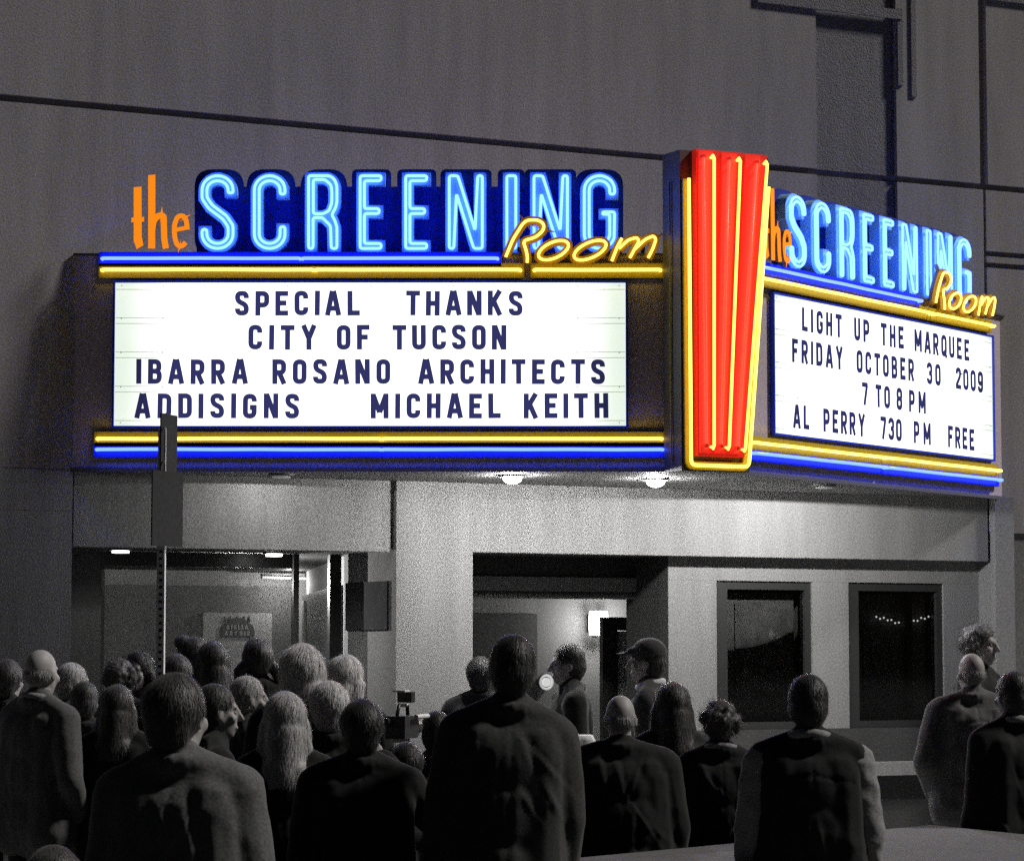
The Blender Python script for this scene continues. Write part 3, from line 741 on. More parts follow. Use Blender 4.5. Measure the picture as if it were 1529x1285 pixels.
# downlights under the marquee
for px, py, e in ((420, 712, 3.5), (765, 714, 50), (979, 719, 62), (1230, 728, 46)):
    d = ray(px, py); t = (ZM0 - .02 - EYE) / d.z; P = Vector((0, 0, EYE)) + d * t
    rel = P - Vector((AP.x, AP.y, ZM0))
    # keep fittings on the underside
    big = px in (765, 979)
    dl = MB().cyl((rel.x, rel.y, -.012), .085, (0, 0, 1), .012, 20).build('downlight', soffit_m, Mq)
    lens = MB().sph((rel.x, rel.y, -.02), (.06, .06, .036 if big else .0085), 16, 8).build('lens', lens_hot if big else lens_dim, dl, True)
    if not big: lamp('SPOT', (rel.x, rel.y, -.035), Mq, e * 2.0, 0, 'downlight_lamp', spot=178, blend=.03)

# ------------------------------------------------------------------ neon word sign
U0 = L.at(296, 377)
def sp(px, py):                                 # drawing coordinates of the sign, metres
    x, z = L.at(px, py); return (x - U0[0], z - U0[1])
def arcp(cx, cy, rx, ry, a0, a1, n=12):
    return [(cx + rx * math.cos(R(a0 + (a1 - a0) * i / n)), cy - ry * math.sin(R(a0 + (a1 - a0) * i / n))) for i in range(n + 1)]
def stroke_outline(pts, h):
    P = [Vector(p) for p in pts]; m = len(P); l = []; r = []
    for i in range(m):
        t1 = (P[i] - P[i - 1]).normalized() if i else (P[1] - P[0]).normalized()
        t2 = (P[i + 1] - P[i]).normalized() if i < m - 1 else t1
        n1 = Vector((-t1.y, t1.x)); n2 = Vector((-t2.y, t2.x)); q = (n1 + n2).normalized(); k = h / max(.5, q.dot(n1))
        l.append(tuple(P[i] + q * k)); r.append(tuple(P[i] - q * k))
    return l + r[::-1]
def letter_shapes():
    out = []
    T, Bm = 257, 377
    def S(x0, x1):
        r = (x1 - x0 - 19) / 2; c = (x0 + x1) / 2
        p = [(c + r, 294)] + arcp(c, 284, r, 17.5, 0, 180, 14) + [(c - r, 296)] + [(c - r * .55, 309), (c + r * .55, 325)] + [(c + r, 338)] + arcp(c, 350, r, 17.5, 0, -180, 14) + [(c - r, 341)]
        p[-1] = (c - r, 337)
        return stroke_outline(p, 9.5), None
    def Cc(x0, x1):
        r = (x1 - x0 - 19) / 2; c = (x0 + x1) / 2
        p = [(c + r, 296)] + arcp(c, 284, r, 17.5, 0, 180, 14) + arcp(c, 350, r, 17.5, 180, 360, 14) + [(c + r, 333)]
        return stroke_outline(p, 9.5), None
    def G(x0, x1):
        r = (x1 - x0 - 19) / 2; c = (x0 + x1) / 2
        o = stroke_outline([(c + r, 296)] + arcp(c, 284, r, 17.5, 0, 180, 14) + arcp(c, 350, r, 17.5, 180, 350, 14), 9.5)
        n = len(o) // 2
        # outer wall then the spur
        outer = o[:n]; inner = o[n:][::-1]
        e = c + r
        a = outer if sum(abs(p[0] - c) for p in outer) > sum(abs(p[0] - c) for p in inner) else inner
        b_ = inner if a is outer else outer
        return a + [(x1, 311), (c - 1, 311), (c - 1, 326), (e - 9.5, 326)] + b_[::-1], None
    def E(x0):
        x1 = x0 + 43
        return [(x0, Bm), (x1, Bm), (x1, 358), (x0 + 18, 358), (x0 + 18, 325), (x1 - 3, 325), (x1 - 3, 306), (x0 + 18, 306), (x0 + 18, 276), (x1, 276), (x1, T), (x0, T)], None
    def N(x0, x1):
        return [(x0, Bm), (x0 + 18.5, Bm), (x0 + 18.5, 304), (x1 - 23, Bm), (x1, Bm), (x1, T), (x1 - 18.5, T), (x1 - 18.5, 330), (x0 + 23, T), (x0, T)], None
    def I(x0, x1): return [(x0, Bm), (x1, Bm), (x1, T), (x0, T)], None
    def Rr(x0, x1):
        o = [(x0, Bm), (x0 + 18.5, Bm), (x0 + 18.5, 331), (x0 + 24, 331), (x1 - 21, 340), (x1 - 20, Bm), (x1, Bm), (x1, 338), (x1 - 4, 326), (x1 - 7, 321), (x1 - 2, 312), (x1, 302)]
        o += arcp(x1 - 20, 282, 20, 25, 0, 90, 8) + [(x0, T)]
        h = [(x0 + 18.5, 274), (x1 - 26, 274), (x1 - 20, 279), (x1 - 19, 286), (x1 - 19, 302), (x1 - 22, 311), (x1 - 28, 314), (x0 + 18.5, 314)]
        return o, h
    out += [S(296, 354), Cc(374, 431.5), Rr(455, 509), E(532), E(600), N(665, 726), I(751, 776), N(791.5, 853), G(866.5, 923.5)]
    return out
def path_xy(pts): return [sp(*p) for p in pts]
def neon_sign(loc, rz, label):
    S_ = thing('neon_sign', label, 'neon sign', loc, rz, 'neon name signs on the marquee')
    # added sheet in the shape of the blue halo round the letters
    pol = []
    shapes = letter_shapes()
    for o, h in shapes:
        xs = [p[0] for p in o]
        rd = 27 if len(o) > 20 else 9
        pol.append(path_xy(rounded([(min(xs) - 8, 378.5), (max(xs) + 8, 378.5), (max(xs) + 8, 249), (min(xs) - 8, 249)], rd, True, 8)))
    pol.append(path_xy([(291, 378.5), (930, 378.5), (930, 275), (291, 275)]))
    flat_shape(MB(), pol, .045, .06).build('halo_sheet', halo_sheet_m, S_)
    for o, h in shapes:
        P = path_xy(o); hs = [path_xy(h)] if h else None
        l = flat_shape(MB(), [P], -.035, .044, hs).build('channel_letter', sky_paint, S_)
        for q in ([P] + (hs or [])):
            is_h = hs and q is hs[0]
            ins = offset_poly(q, .0235 if is_h else -.0245)
            ins = rounded(ins, .014, True, 3)
            MB().tube([(x, -.058, z) for x, z in ins], .0088, True, 8).build('neon_tube', tube_cyan, l, True)
    rt = MB()  # added tubes, out of sight, for a blue wash on the wall
    for za in (.10, .40):
        rt.tube([(.05, .10, za), (2.55, .10, za)], .012, False, 8, up=(0, 0, 1))
    rt.build('added_halo_tube', tube_halo, S_, True)
    # orange lower-case word
    hw = 5.6
    def och(polys, name='channel_letter'):
        b_ = flat_shape(MB(), [path_xy(p) for p in polys], -.105, -.085).build(name, gold_dark, S_)
        flat_shape(MB(), [path_xy(p) for p in polys], -.109, -.1055).build('lit_face', orange_face, b_)
    def rb(pts, w=hw): return ribbon(pts, w)
    och([[(201.5, 282), (213, 281), (213.5, 355), (216, 368), (206, 374), (201.5, 362)], [(198, 327), (217, 326), (217, 333), (198, 334)]])
    och([[(223, 264), (233.5, 263), (233.5, 373), (223, 373)]] + rb(rounded([(229, 346), (231, 331), (238, 324), (246, 324), (247, 360), (249.5, 373)], 6), 4.6))
    och(rb([(260, 346), (281, 342)], 3) + rb(rounded([(281, 345), (280, 332), (276, 324), (267, 325), (262, 337), (262, 355), (266, 368), (273, 370), (279, 364)], 7), 3.6))
    # yellow script word
    def zp(pts): return [(540 + x / 3.253, 220 + y / 3.253) for x, y in pts]
    rr = [rounded(zp([(700, 540), (735, 455), (782, 380), (805, 362), (860, 362), (887, 385), (880, 415), (845, 445), (783, 463), (798, 505), (806, 545), (803, 568)]), 6)]
    def oo(cx, cy, a, b, tilt):
        pts = []
        for i in range(20):
            t = 2 * PI * i / 20; x = a * math.cos(t); y = b * math.sin(t)
            pts.append((540 + (cx + x * math.cos(tilt) - y * math.sin(tilt)) / 3.253, 220 + (cy + x * math.sin(tilt) + y * math.cos(tilt)) / 3.253))
        return pts
    o1 = oo(931, 508, 78, 38, -.42); o2 = oo(1108, 508, 84, 37, -.42)
    mm = [rounded(zp([(1213, 560), (1240, 490), (1262, 450)]), 4), rounded(zp([(1248, 500), (1292, 458), (1335, 446), (1345, 465), (1322, 505), (1300, 545)]), 5), rounded(zp([(1322, 505), (1375, 455), (1415, 438), (1427, 455), (1412, 500), (1389, 545)]), 5)]
    def script(paths, closed):
        pol = []
        for p in paths: pol += ribbon(path_xy(p), .027, closed)
        l = flat_shape(MB(), pol, -.105, -.075).build('script_letter', gold_dark, S_)
        for p in paths: MB().tube([(x, -.128, z) for x, z in path_xy(p)], .0085, closed, 8).build('neon_tube', tube_yellow, l, True)
    script(rr, False); script([o1], True); script([o2], True); script(mm, False)
    st = MB()
    for px in (775, 850, 905, 960):
        x, z = sp(px, 372); st.box(x - .012, x + .012, -.075, .0, z - .01, z + .01); st.box(x - .012, x + .012, -.02, .0, z - .045, z - .01)
    st.build('bracket', pylon_m, S_)
    return S_
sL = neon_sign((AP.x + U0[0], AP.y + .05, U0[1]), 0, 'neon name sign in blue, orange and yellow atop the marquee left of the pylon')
q = RT.at(1183, 350, -.035)
loc = RT.M @ Vector((q[0], .05, 0))
def copy_tree(o, parent=None):
    c = o.copy(); C.objects.link(c); c.parent = parent
    for ch in list(o.children): copy_tree(ch, c)
    return c
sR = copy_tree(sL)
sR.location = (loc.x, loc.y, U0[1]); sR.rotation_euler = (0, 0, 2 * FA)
sR['label'] = 'neon name sign seen obliquely on the right face, partly behind the red pylon'

# ------------------------------------------------------------------ pylon
PYy = -.115
def pp(px, py, y=PYy): return PY.at(px, py, y)
Zt = pp(1085, 230)[1]; Zb = pp(1068, 704)[1]
Pn = thing('pylon_sign', 'tall tapered red pylon with yellow neon stripes at the corner of the marquee', 'pylon sign', (AP.x, AP.y, Zb), FA)
def ppart(mb, name, m, parent=Pn, smooth=False):
    mb.v = [(x, y, z - Zb) for x, y, z in mb.v]
    return mb.build(name, m, parent, smooth)
tl = pp(1015, 228)[0]; tr2 = pp(1147, 240)[0]; bl_ = pp(1018, 703)[0]; br = pp(1119, 703)[0]
ppart(MB().prism([(bl_, Zb), (br, Zb), (tr2, Zt), (tl, Zt)], PYy, .10), 'cabinet', pylon_m)
# gold channel for the U outline
ul = pp(1022.5, 268); ulb = pp(1026, 694); ur = pp(1141.5, 281); urb = pp(1112, 697)
zub = pp(1068, 696)[1]
ups = [ul, (ulb[0], zub), (urb[0], zub), ur]
U_c = rounded(ups, .035)
gp = flat_shape(MB(), ribbon(U_c, .026), PYy - .022, PYy - .001)
gpo = ppart(gp, 'outline_channel', gold_paint)
mb = MB().tube([(x, PYy - .05, z) for x, z in U_c], .011, False, 8)
ppart(mb, 'neon_tube', tube_yellow, gpo, True)
# gold line painted for the yellow tube's reflection on the cabinet flank
sl = MB().tube([(pp(1015, 285)[0] - .009, PYy + .11, ul[1]), (pp(1018, 690)[0] - .009, PYy + .11, zub + .02)], .005, False, 8)
ppart(sl, 'side_reflection', gold_paint, smooth=True)
# red box with three fluted ribs
yr = PYy - .001
rl, rr_, rbl, rbr = pp(1033, 230)[0], pp(1139, 236)[0], pp(1036, 680)[0], pp(1105, 680)[0]
Zr = pp(1070, 682)[1]; Zrt = Zt + .005
rbx = ppart(MB().prism([(rbl, Zr), (rbr, Zr), (rr_, Zrt), (rl, Zrt)], yr - .05, yr), 'red_panel', red_glow)
def lerp(a, b, t): return a + (b - a) * t
for k, (tx, ty, bx_, by_, t2) in enumerate(((1052, 236, 1052, 671, 1039), (1091, 240, 1074.5, 672, 1077), (1131, 245, 1098.5, 675, 1118))):
    f0 = (k + .08) / 3; f1 = (k + .66) / 3
    a0, a1 = lerp(rbl, rbr, f0), lerp(rbl, rbr, f1); c0, c1 = lerp(rl, rr_, f0), lerp(rl, rr_, f1)
    rib = ppart(MB().prism([(a0, Zr + .02), (a1, Zr + .02), (c1, Zrt - .01), (c0, Zrt - .01)], yr - .064, yr - .051), 'flute', red_flute)
    xt, zt2 = pp(tx, ty); xb, zb2 = pp(bx_, by_)
    mb = MB().tube([(xt, yr - .075, zt2 - .012), (xt, yr - .10, zt2), (xt, yr - .115, zt2 - .02), (xb, yr - .115, zb2 + .02), (xb, yr - .10, zb2), (xb, yr - .075, zb2 + .012)], .0095, False, 8, up=(1, 0, 0))
    ppart(mb, 'neon_tube', tube_yellow, rib, True)
    dxt = pp(t2, ty)[0] - pp(tx, ty)[0]
    sc_ = (rbr - rbl) / (rr_ - rl)
    mb = MB().tube([(xt + dxt, yr - .09, zt2 - .015), (xb + dxt * sc_, yr - .09, zb2 + .03)], .011, False, 8, up=(1, 0, 0))
    ppart(mb, 'neon_tube', tube_red, rib, True)
    eb = MB().cyl((xb, yr - .099, zb2 - .006), .014, (0, 1, 0), .03, 10).cyl((xb + dxt * sc_, yr - .099, zb2 + .018), .013, (0, 1, 0), .03, 10).cyl((xt + dxt, yr - .099, zt2 - .01), .013, (0, 1, 0), .03, 10)
    ppart(eb, 'electrode', red_glow, rib)

# ------------------------------------------------------------------ street sign post with plates turned edge-on
zp_ = 15.2
pb_ = on_y(239.5, zp_, 1000)
sp_ = thing('street_sign_post', 'perforated steel post with two dark sign plates seen almost edge-on before the left board', 'sign post', (pb_.x, pb_.y, -.14))
def zpy(py): return on_y(239.5, zp_, py).z + .14
kx = zp_ / FPX
pm = MB(); w_ = 5.8 * kx
# hollow square post: two solid flanks and a face of rungs between the punched holes
pm.box(-w_, -w_ * .45, -.03, .03, 0, zpy(640)); pm.box(w_ * .45, w_, -.03, .03, 0, zpy(640)); pm.box(-w_ * .45, w_ * .45, .01, .03, 0, zpy(640))
z = .2
while z < zpy(650):
    pm.box(-w_ * .45, w_ * .45, -.03, -.02, z, z + .022); z += .038
pm.build('post', galv, sp_)
tm = Matrix.Translation((2 * kx, -.035, 0)) @ Matrix.Rotation(R(70), 4, 'Z')
MB().box(-.03, .16, -.004, .004, zpy(703), zpy(618), tm).build('sign_plate', plate_m, sp_)
tm = Matrix.Translation((9 * kx, -.035, 0)) @ Matrix.Rotation(R(62), 4, 'Z')
MB().box(-.14, .14, -.004, .004, zpy(816), zpy(704), tm).build('sign_plate', plate_m, sp_)
bo = MB()
for py in (640, 690, 730, 800): bo.cyl((4 * kx, -.05, zpy(py)), .007, (0, -1, 0), .012, 8)
bo.build('bolts', galv, sp_)

# ------------------------------------------------------------------ low ledge, cloth-covered stand, video camera
def gpt(px, py, z):
    d = ray(px, py); t = (z - EYE) / d.z; return Vector((0, 0, EYE)) + d * t
HZ = .84
pts = [gpt(1390, 1230, HZ), gpt(1600, 1256, HZ), gpt(1600, 1262, HZ)]
pts = [gpt(850, 1281, HZ), gpt(1390, 1231, HZ), gpt(1700, 1262, HZ), gpt(1720, 1258, HZ) * 1.0]
a = gpt(850, 1281, HZ); b = gpt(1390, 1231, HZ); c = gpt(1760, 1268, HZ)
f1 = gpt(1760, 1290, HZ); f0 = gpt(850, 1330, HZ)
led = thing('low_ledge', 'low flat-topped grey ledge crossing the foreground behind the man in the dark vest', 'ledge', (b.x, b.y, -.14))
poly = [(p.x - b.x, p.y - b.y) for p in (f0, f1, c, b, a)]
MB().plan(poly, HZ + .14 - .07, HZ + .14).build('coping', white_panel_dull, led)
cxy = Vector((sum(p[0] for p in poly) / 5, sum(p[1] for p in poly) / 5))
MB().plan([tuple(cxy + (Vector(p) - cxy) * .96) for p in poly], 0, HZ + .14 - .071).build('base', dark_tile, led)
q = on_y(842, 15.9, 1097)
st = thing('draped_stand', 'small stand draped in a white cloth between the tall dark man and the bald man', 'stand', (q.x, q.y, -.0))
zt_ = q.z
cl = MB(); N_ = 40; ring_t = []
for lvl, (zz, r, am) in enumerate(((zt_, .0, 0), (zt_, .16, 0), (zt_ - .03, .172, .004), (zt_ - .18, .178, .012), (zt_ - .34, .185, .022))):
    for i in range(N_):
        t = 2 * PI * i / N_
        rr = r + am * math.sin(7 * t) + am * .5 * math.sin(11 * t + 1)
        k = 1 / max(abs(math.cos(t)), abs(math.sin(t))) ** .7 if r else 1
        cl.v.append((rr * math.cos(t) * k, rr * math.sin(t) * k, zz + am * .8 * math.sin(5 * t)))
for l in range(4):
    for i in range(N_):
        a_ = l * N_ + i; b_ = l * N_ + (i + 1) % N_; cl.f.append((a_, b_, b_ + N_, a_ + N_))
cl.build('cloth', cloth_white, st, True)
MB().cyl((0, 0, 0), .16, (0, 0, 1), .03, 20).cyl((0, 0, .03), .03, (0, 0, 1), zt_ - .04, 10).build('pedestal', rubber, st)

q = on_y(600, 13.4, 1092); kx = 13.4 / FPX
vc = thing('video_camera', 'black shoulder video camera with top light held up over the crowd beside the dark man', 'video camera', (q.x, q.y, q.z), R(-14))
vb = MB().box(-.045, .05, -.12, .1, -.03, .075); vb.box(-.035, .04, .1, .15, -.02, .06); vb.build('body', dark_metal, vc)
MB().cyl((0, .15, .02), .03, (0, 1, 0), .09, 14, .036).build('lens', dark_metal, vc)
MB().tube([(0, .1, .075), (0, .09, .12), (0, -.05, .125), (0, -.08, .075)], .009, False, 8, up=(1, 0, 0)).build('handle', rubber, vc, True)
MB().box(-.035, .035, .04, .1, .135, .185).build('lamp_head', rubber, vc)
MB().box(-.03, .032, -.06, .03, .186, .194).build('lamp_hood', galv, vc)
MB().cyl((-.035, -.16, .05), .018, (0, 1, 0), .07, 12).build('viewfinder', rubber, vc)
MB().cyl((.075, -.02, .07), .011, (0, 1, 0), .2, 10).build('microphone', galv, vc)
MB().box(-.03, .03, -.05, .03, -.05, -.031).build('mount_plate', galv, vc)
q2 = on_y(569, 12.9, 1127)
lt = thing('camera_screen', 'tiny bright lit screen held at the shoulder of the dark-haired man', 'screen', (q2.x, q2.y, q2.z))
MB().box(-.018, .018, .0, .012, -.03, .022).build('case', rubber, lt)
MB().box(-.009, .009, -.002, -.0005, -.013, .014).build('display', lamp_glow, lt)

# ------------------------------------------------------------------ people
tmp_mod_cache = {}
def remesh(mb, voxel, smooth, name):
    me = bpy.data.meshes.new('tmp'); me.from_pydata([tuple(v) for v in mb.v], [], mb.f); me.update()
    o = bpy.data.objects.new('tmp', me); C.objects.link(o)
    bm = bmesh.new(); bm.from_mesh(me); bmesh.ops.recalc_face_normals(bm, faces=bm.faces); bm.to_mesh(me); bm.free()
    m = o.modifiers.new('r', 'REMESH'); m.mode = 'VOXEL'; m.voxel_size = voxel; m.adaptivity = 0
    s = o.modifiers.new('s', 'SMOOTH'); s.factor = .6; s.iterations = smooth
    dg = bpy.context.evaluated_depsgraph_get(); dg.update()
    out = bpy.data.meshes.new_from_object(o.evaluated_get(dg), depsgraph=dg)
    out.name = name
    bpy.data.objects.remove(o); bpy.data.meshes.remove(me)
    return out
def get_co(me):
    a = np.empty(len(me.vertices) * 3); me.vertices.foreach_get('co', a); return a.reshape(-1, 3)
def get_no(me):
    a = np.empty(len(me.vertices) * 3); me.vertices.foreach_get('normal', a); return a.reshape(-1, 3)
def waves(co, seed, n, fmin, fmax, zsq):
    rs = np.random.RandomState(seed); out = np.zeros(len(co))
    for i in range(n):
        k = rs.normal(size=3); k /= np.linalg.norm(k); k *= rs.uniform(fmin, fmax); k[2] *= zsq
        ph = rs.uniform(0, 6.28)
        w = co @ k + ph + 1.6 * np.sin(co @ (rs.normal(size=3) * 7) + ph)
        out += (1 - np.abs(np.sin(w))) ** 1.5 - .35
    return out / n
def wrinkle(me, seed, amp, fmin=9, fmax=24, zsq=.35, n=6):
    co = get_co(me); no = get_no(me)
    co += no * (waves(co, seed, n, fmin, fmax, zsq) * amp)[:, None]
    me.vertices.foreach_set('co', co.ravel()); me.update()
def finish(me, m):
    me.materials.clear(); me.materials.append(m)
    me.polygons.foreach_set('use_smooth', [True] * len(me.polygons)); me.update()

def tailor(me, seed, sw):                       # back seam, yoke seam, diagonal drag folds, pulled hem
    co = get_co(me); no = get_no(me); rs = np.random.RandomState(seed + 500)
    d = -.006 * np.exp(-(co[:, 0] / .006) ** 2) * (co[:, 1] < 0) * (co[:, 2] < 1.44)
    d += -.005 * np.exp(-((co[:, 2] - 1.36 + .2 * np.abs(co[:, 0])) / .006) ** 2) * (co[:, 1] < 0) * (np.abs(co[:, 0]) < sw * .9) * (seed % 2)
    for i in range(9):
        x0, z0 = rs.uniform(-sw, sw), rs.uniform(.85, 1.36); a = rs.uniform(-.9, .9); ln = rs.uniform(.05, .14); wd = rs.uniform(.008, .016)
        u = (co[:, 0] - x0) * math.cos(a) + (co[:, 2] - z0) * math.sin(a); v = -(co[:, 0] - x0) * math.sin(a) + (co[:, 2] - z0) * math.cos(a)
        v = v + .6 * u * u / ln
        d += rs.uniform(.003, .007) * np.exp(-(v / ln) ** 2) * (np.exp(-(u / wd) ** 2) - .6 * np.exp(-((u - 1.6 * wd) / wd) ** 2))
    co += no * d[:, None]
    me.vertices.foreach_set('co', co.ravel()); me.update()
def hand(mb, wrist, d, side, curl=.5):
    w = Vector(wrist); d = Vector(d).normalized(); s = Vector((side, 0, 0)); s = (s - d * s.dot(d)).normalized(); n = d.cross(s)
    palm = w + d * .05
    for k in (-.026, -.009, .009, .026):
        mb.cap(w + d * .01 + s * k * .6, w + d * .09 + s * k, .014, .0125, 8)
    for i, (k, l) in enumerate(((-.03, .058), (-.01, .072), (.01, .078), (.03, .070))):
        p = w + d * .09 + s * k; e = (d + n * curl * .7).normalized(); q = p + e * l * .5; e2 = (d + n * curl * 2).normalized()
        mb.cap(p, q, .0105, .0098, 8); mb.cap(q, q + e2 * l * .5, .0098, .0085, 8)
    p = w + d * .03 + s * .03; q = p + (d * .6 + s * .8).normalized() * .035; mb.cap(p, q, .0125, .011, 8); mb.cap(q, q + (d + s * .3 + n * .5).normalized() * .032, .011, .0095, 8)

def arm_joints(pose, sgn, sw):
    sh = (sgn * sw, 0, 1.405)
    if pose == 'down': return sh, (sgn * (sw + .052), -.015, 1.11), (sgn * (sw + .05), .07, .86)
    if pose == 'pocket': return sh, (sgn * (sw + .105), -.06, 1.12), (sgn * (sw + .01), .10, .93)
    if pose == 'front': return sh, (sgn * (sw + .06), .02, 1.12), (sgn * .07, .27, 1.08)
    if pose == 'raise': return sh, (sgn * (sw + .09), .16, 1.26), (sgn * .10, .34, 1.50)
    if pose == 'out': return sh, (sgn * (sw + .05), .05, 1.13), (sgn * (sw + .12), .28, 1.10)
    return sh, (sgn * (sw + .06), 0, 1.12), (sgn * (sw + .05), .1, .87)

def person(px, top, scale, yaw, label, hair='short', hm=None, top_m=None, pose=('down', 'down'), sw=.185, vest=None, collar=None,
           bulk=0.0, head=1.0, tilt=0.0, face=False, cap=None, seed=0, ears=True, headyaw=0, trouser=None, belt=False, backpack=False, lean=0.0):
    Y = FPX / scale
    P = on_y(px, Y, top)
    zbase = -.14
    if (WM.inverted() @ Vector((P.x, P.y, 0))).y > -4.2: zbase = 0.0
    Hh = P.z - zbase; k = Hh / 1.765
    T_ = thing('person', label, 'person', (P.x, P.y, zbase), R(yaw), 'people watching the marquee lighting')
    T_.scale = (k, k, k)
    if lean:
        T_.rotation_euler = (0, R(lean), R(yaw)); T_.location.x -= math.sin(R(lean)) * Hh
    hc = Vector((0, .015, 1.635)); hy = R(headyaw)
    HM = Matrix.Translation(hc) @ Matrix.Rotation(hy, 4, 'Z') @ Matrix.Rotation(R(-tilt), 4, 'X') @ Matrix.Diagonal((head, head, head, 1)) @ Matrix.Translation(-hc)
    def hx(mb, k0):
        for i in range(k0, len(mb.v)): mb.v[i] = tuple(HM @ Vector(mb.v[i]))
    # body: one continuous figure
    b = MB()
    b.sph((0, .0, 1.66), (.074, .094, .098), 20, 12); b.sph((0, .03, 1.60), (.060, .070, .085), 16, 10); b.sph((0, .062, 1.545), (.034, .032, .030), 12, 8)
    b.cap((0, .108, 1.645), (0, .125, 1.605), .010, .015, 8)
    b.cap((-.035, .092, 1.662), (.035, .092, 1.662), .012, .012, 8); b.cap((-.018, .098, 1.567), (.018, .098, 1.567), .009, .009, 8)
    for s in (-1, 1):
        b.sph((s * .076, .005, 1.625), (.012, .022, .033), 10, 8); b.sph((s * .042, .075, 1.61), (.024, .022, .024), 10, 8)
    hx(b, 0)
    b.cap((0, -.012, 1.42), (0, .0, 1.56), .062, .056, 14)
    b.cap((-sw * .6, -.01, 1.43), (sw * .6, -.01, 1.43), .055, .055, 12)
    b.sph((0, 0, 1.27), (sw * .9, .105, .19), 18, 10); b.sph((0, 0, 1.08), (.15, .10, .16), 16, 10); b.sph((0, .0, .94), (.168, .115, .12), 16, 10)
    for i, s in enumerate((-1, 1)):
        sh, el, wr = arm_joints(pose[i], s, sw)
        b.chain([(*sh, .052), (*el, .040), (*wr, .028)]); hand(b, wr, Vector(wr) - Vector(el), -s, .5)
        b.chain([(s * .09, 0, .92, .088), (s * .10, .015, .50, .055), (s * .10, -.02, .09, .038)]); b.chain([(s * .10, -.03, .045, .042), (s * .11, .14, .03, .034)])
    bm_ = remesh(b, .0105, 4, 'person_body'); finish(bm_, skin)
    link('body', bm_, T_)
    if face:
        for s in (-1, 1):
            e = MB().sph((s * .031, .084, 1.635), .0105, 10, 8); hx(e, 0); e.build('eye', eye_m, T_, True)
    # jacket: torso and sleeves
    j = MB(); g = .022 + bulk
    j.cap((-sw * .62, -.015, 1.432), (sw * .62, -.015, 1.432), .062 + g * .5, .062 + g * .5, 12)
    j.sph((0, -.005, 1.29), (sw * .93 + g, .125 + g, .185), 20, 12); j.sph((0, -.006, 1.12), (sw * .93 + g + bulk, .125 + g + bulk, .26), 22, 12); j.sph((0, 0, .92), (sw * .95 + g + bulk, .135 + g + bulk, .22), 22, 12)
    for s in (-1, 1): j.cap((s * sw * .55, -.02, 1.36), (s * (sw * .62 + bulk), -.025, .84), .105 + g * .5, .112 + g * .6, 12)
    for t in range(9): j.sph((.088 * math.cos(PI * (1 + t / 8)), -.008 + .082 * math.sin(PI * (1 + t / 8)), 1.50), (.020, .020, .030), 8, 6)
    j.cap((0, -.01, 1.43), (0, -.006, 1.525), .078, .068, 14)
    for s in (-1, 1): j.cap((s * .03, -.014, 1.50), (s * sw * .95, -.01, 1.425), .060, .058 + g * .5, 12)
    if vest is None:
        sleeve = j
    else: sleeve = MB()
    for i, s in enumerate((-1, 1)):
        sh, el, wr = arm_joints(pose[i], s, sw)
        sleeve.chain([(*sh, .068 + g * .6), (*el, .056 + g * .6), (wr[0] * .97 + el[0] * .03, wr[1] * .97 + el[1] * .03, wr[2] * .97 + el[2] * .03, .042 + g * .5)], 12)
    jm = remesh(j, .0115, 4, 'jacket'); wrinkle(jm, seed + 3, .015); tailor(jm, seed, sw); finish(jm, vest or top_m)
    link('vest' if vest else 'jacket', jm, T_)
    if vest is not None:
        smh = remesh(sleeve, .0125, 4, 'shirt_sleeves'); wrinkle(smh, seed + 9, .020, 18, 40, .8); finish(smh, top_m)
        link('shirt_sleeves', smh, T_)
    if collar is not None:
        c_ = MB()
        c_.tube([(.080 * math.cos(t), -.012 + .072 * math.sin(t), 1.508 - .018 * math.sin(t)) for t in [i * 2 * PI / 18 for i in range(18)]], .021, True, 8, up=(0, 0, 1))
        cm = remesh(c_, .008, 3, 'collar'); wrinkle(cm, seed, .008); finish(cm, collar); link('collar', cm, T_)
    # trousers and shoes
    t_ = MB(); t_.sph((0, 0, .93), (.18, .127, .12), 16, 10)
    for s in (-1, 1): t_.chain([(s * .092, 0, .90, .098), (s * .105, .012, .50, .074), (s * .108, -.01, .10, .066)])
    tm_ = remesh(t_, .016, 4, 'trousers'); wrinkle(tm_, seed + 5, .014); finish(tm_, trouser or CL_BLACK); link('trousers', tm_, T_)
    for s in (-1, 1):
        MB().chain([(s * .108, -.045, .045, .045), (s * .112, .05, .042, .044), (s * .118, .16, .036, .036)]).build('shoe', rubber, T_, True)
    # hair
    if hair != 'none':
        h = MB(); strands = []
        if hair == 'bald':                      # fringe of short hair round a bare crown
            h.sph((0, -.0125, 1.632), (.0765, .0855, .052), 20, 12)
        else:
            h.sph((0, -.008, 1.677), (.084, .098, .096), 20, 12); h.sph((0, -.03, 1.63), (.080, .082, .090), 18, 10)
            for s in (-1, 1): h.cap((s * .066, .0, 1.66), (s * .068, -.012, 1.61), .022, .016, 10)
        if hair == 'short': h.sph((0, -.045, 1.585), (.060, .050, .05), 14, 8)
        if hair == 'full': h.sph((0, -.02, 1.665), (.098, .108, .100), 18, 10); h.sph((0, -.05, 1.60), (.080, .060, .075), 14, 8)
        if hair == 'curly':
            rs = random.Random(seed + 1)
            for i in range(60):
                a_ = rs.uniform(0, 2 * PI); e_ = rs.uniform(-.5, 1.5)
                v = Vector((math.cos(a_) * math.cos(e_), math.sin(a_) * math.cos(e_), math.sin(e_)))
                if v.y > .45 and v.z < .55: continue
                h.sph((v.x * .088, -.02 + v.y * .095, 1.65 + v.z * .09), rs.uniform(.020, .034), 8, 6)
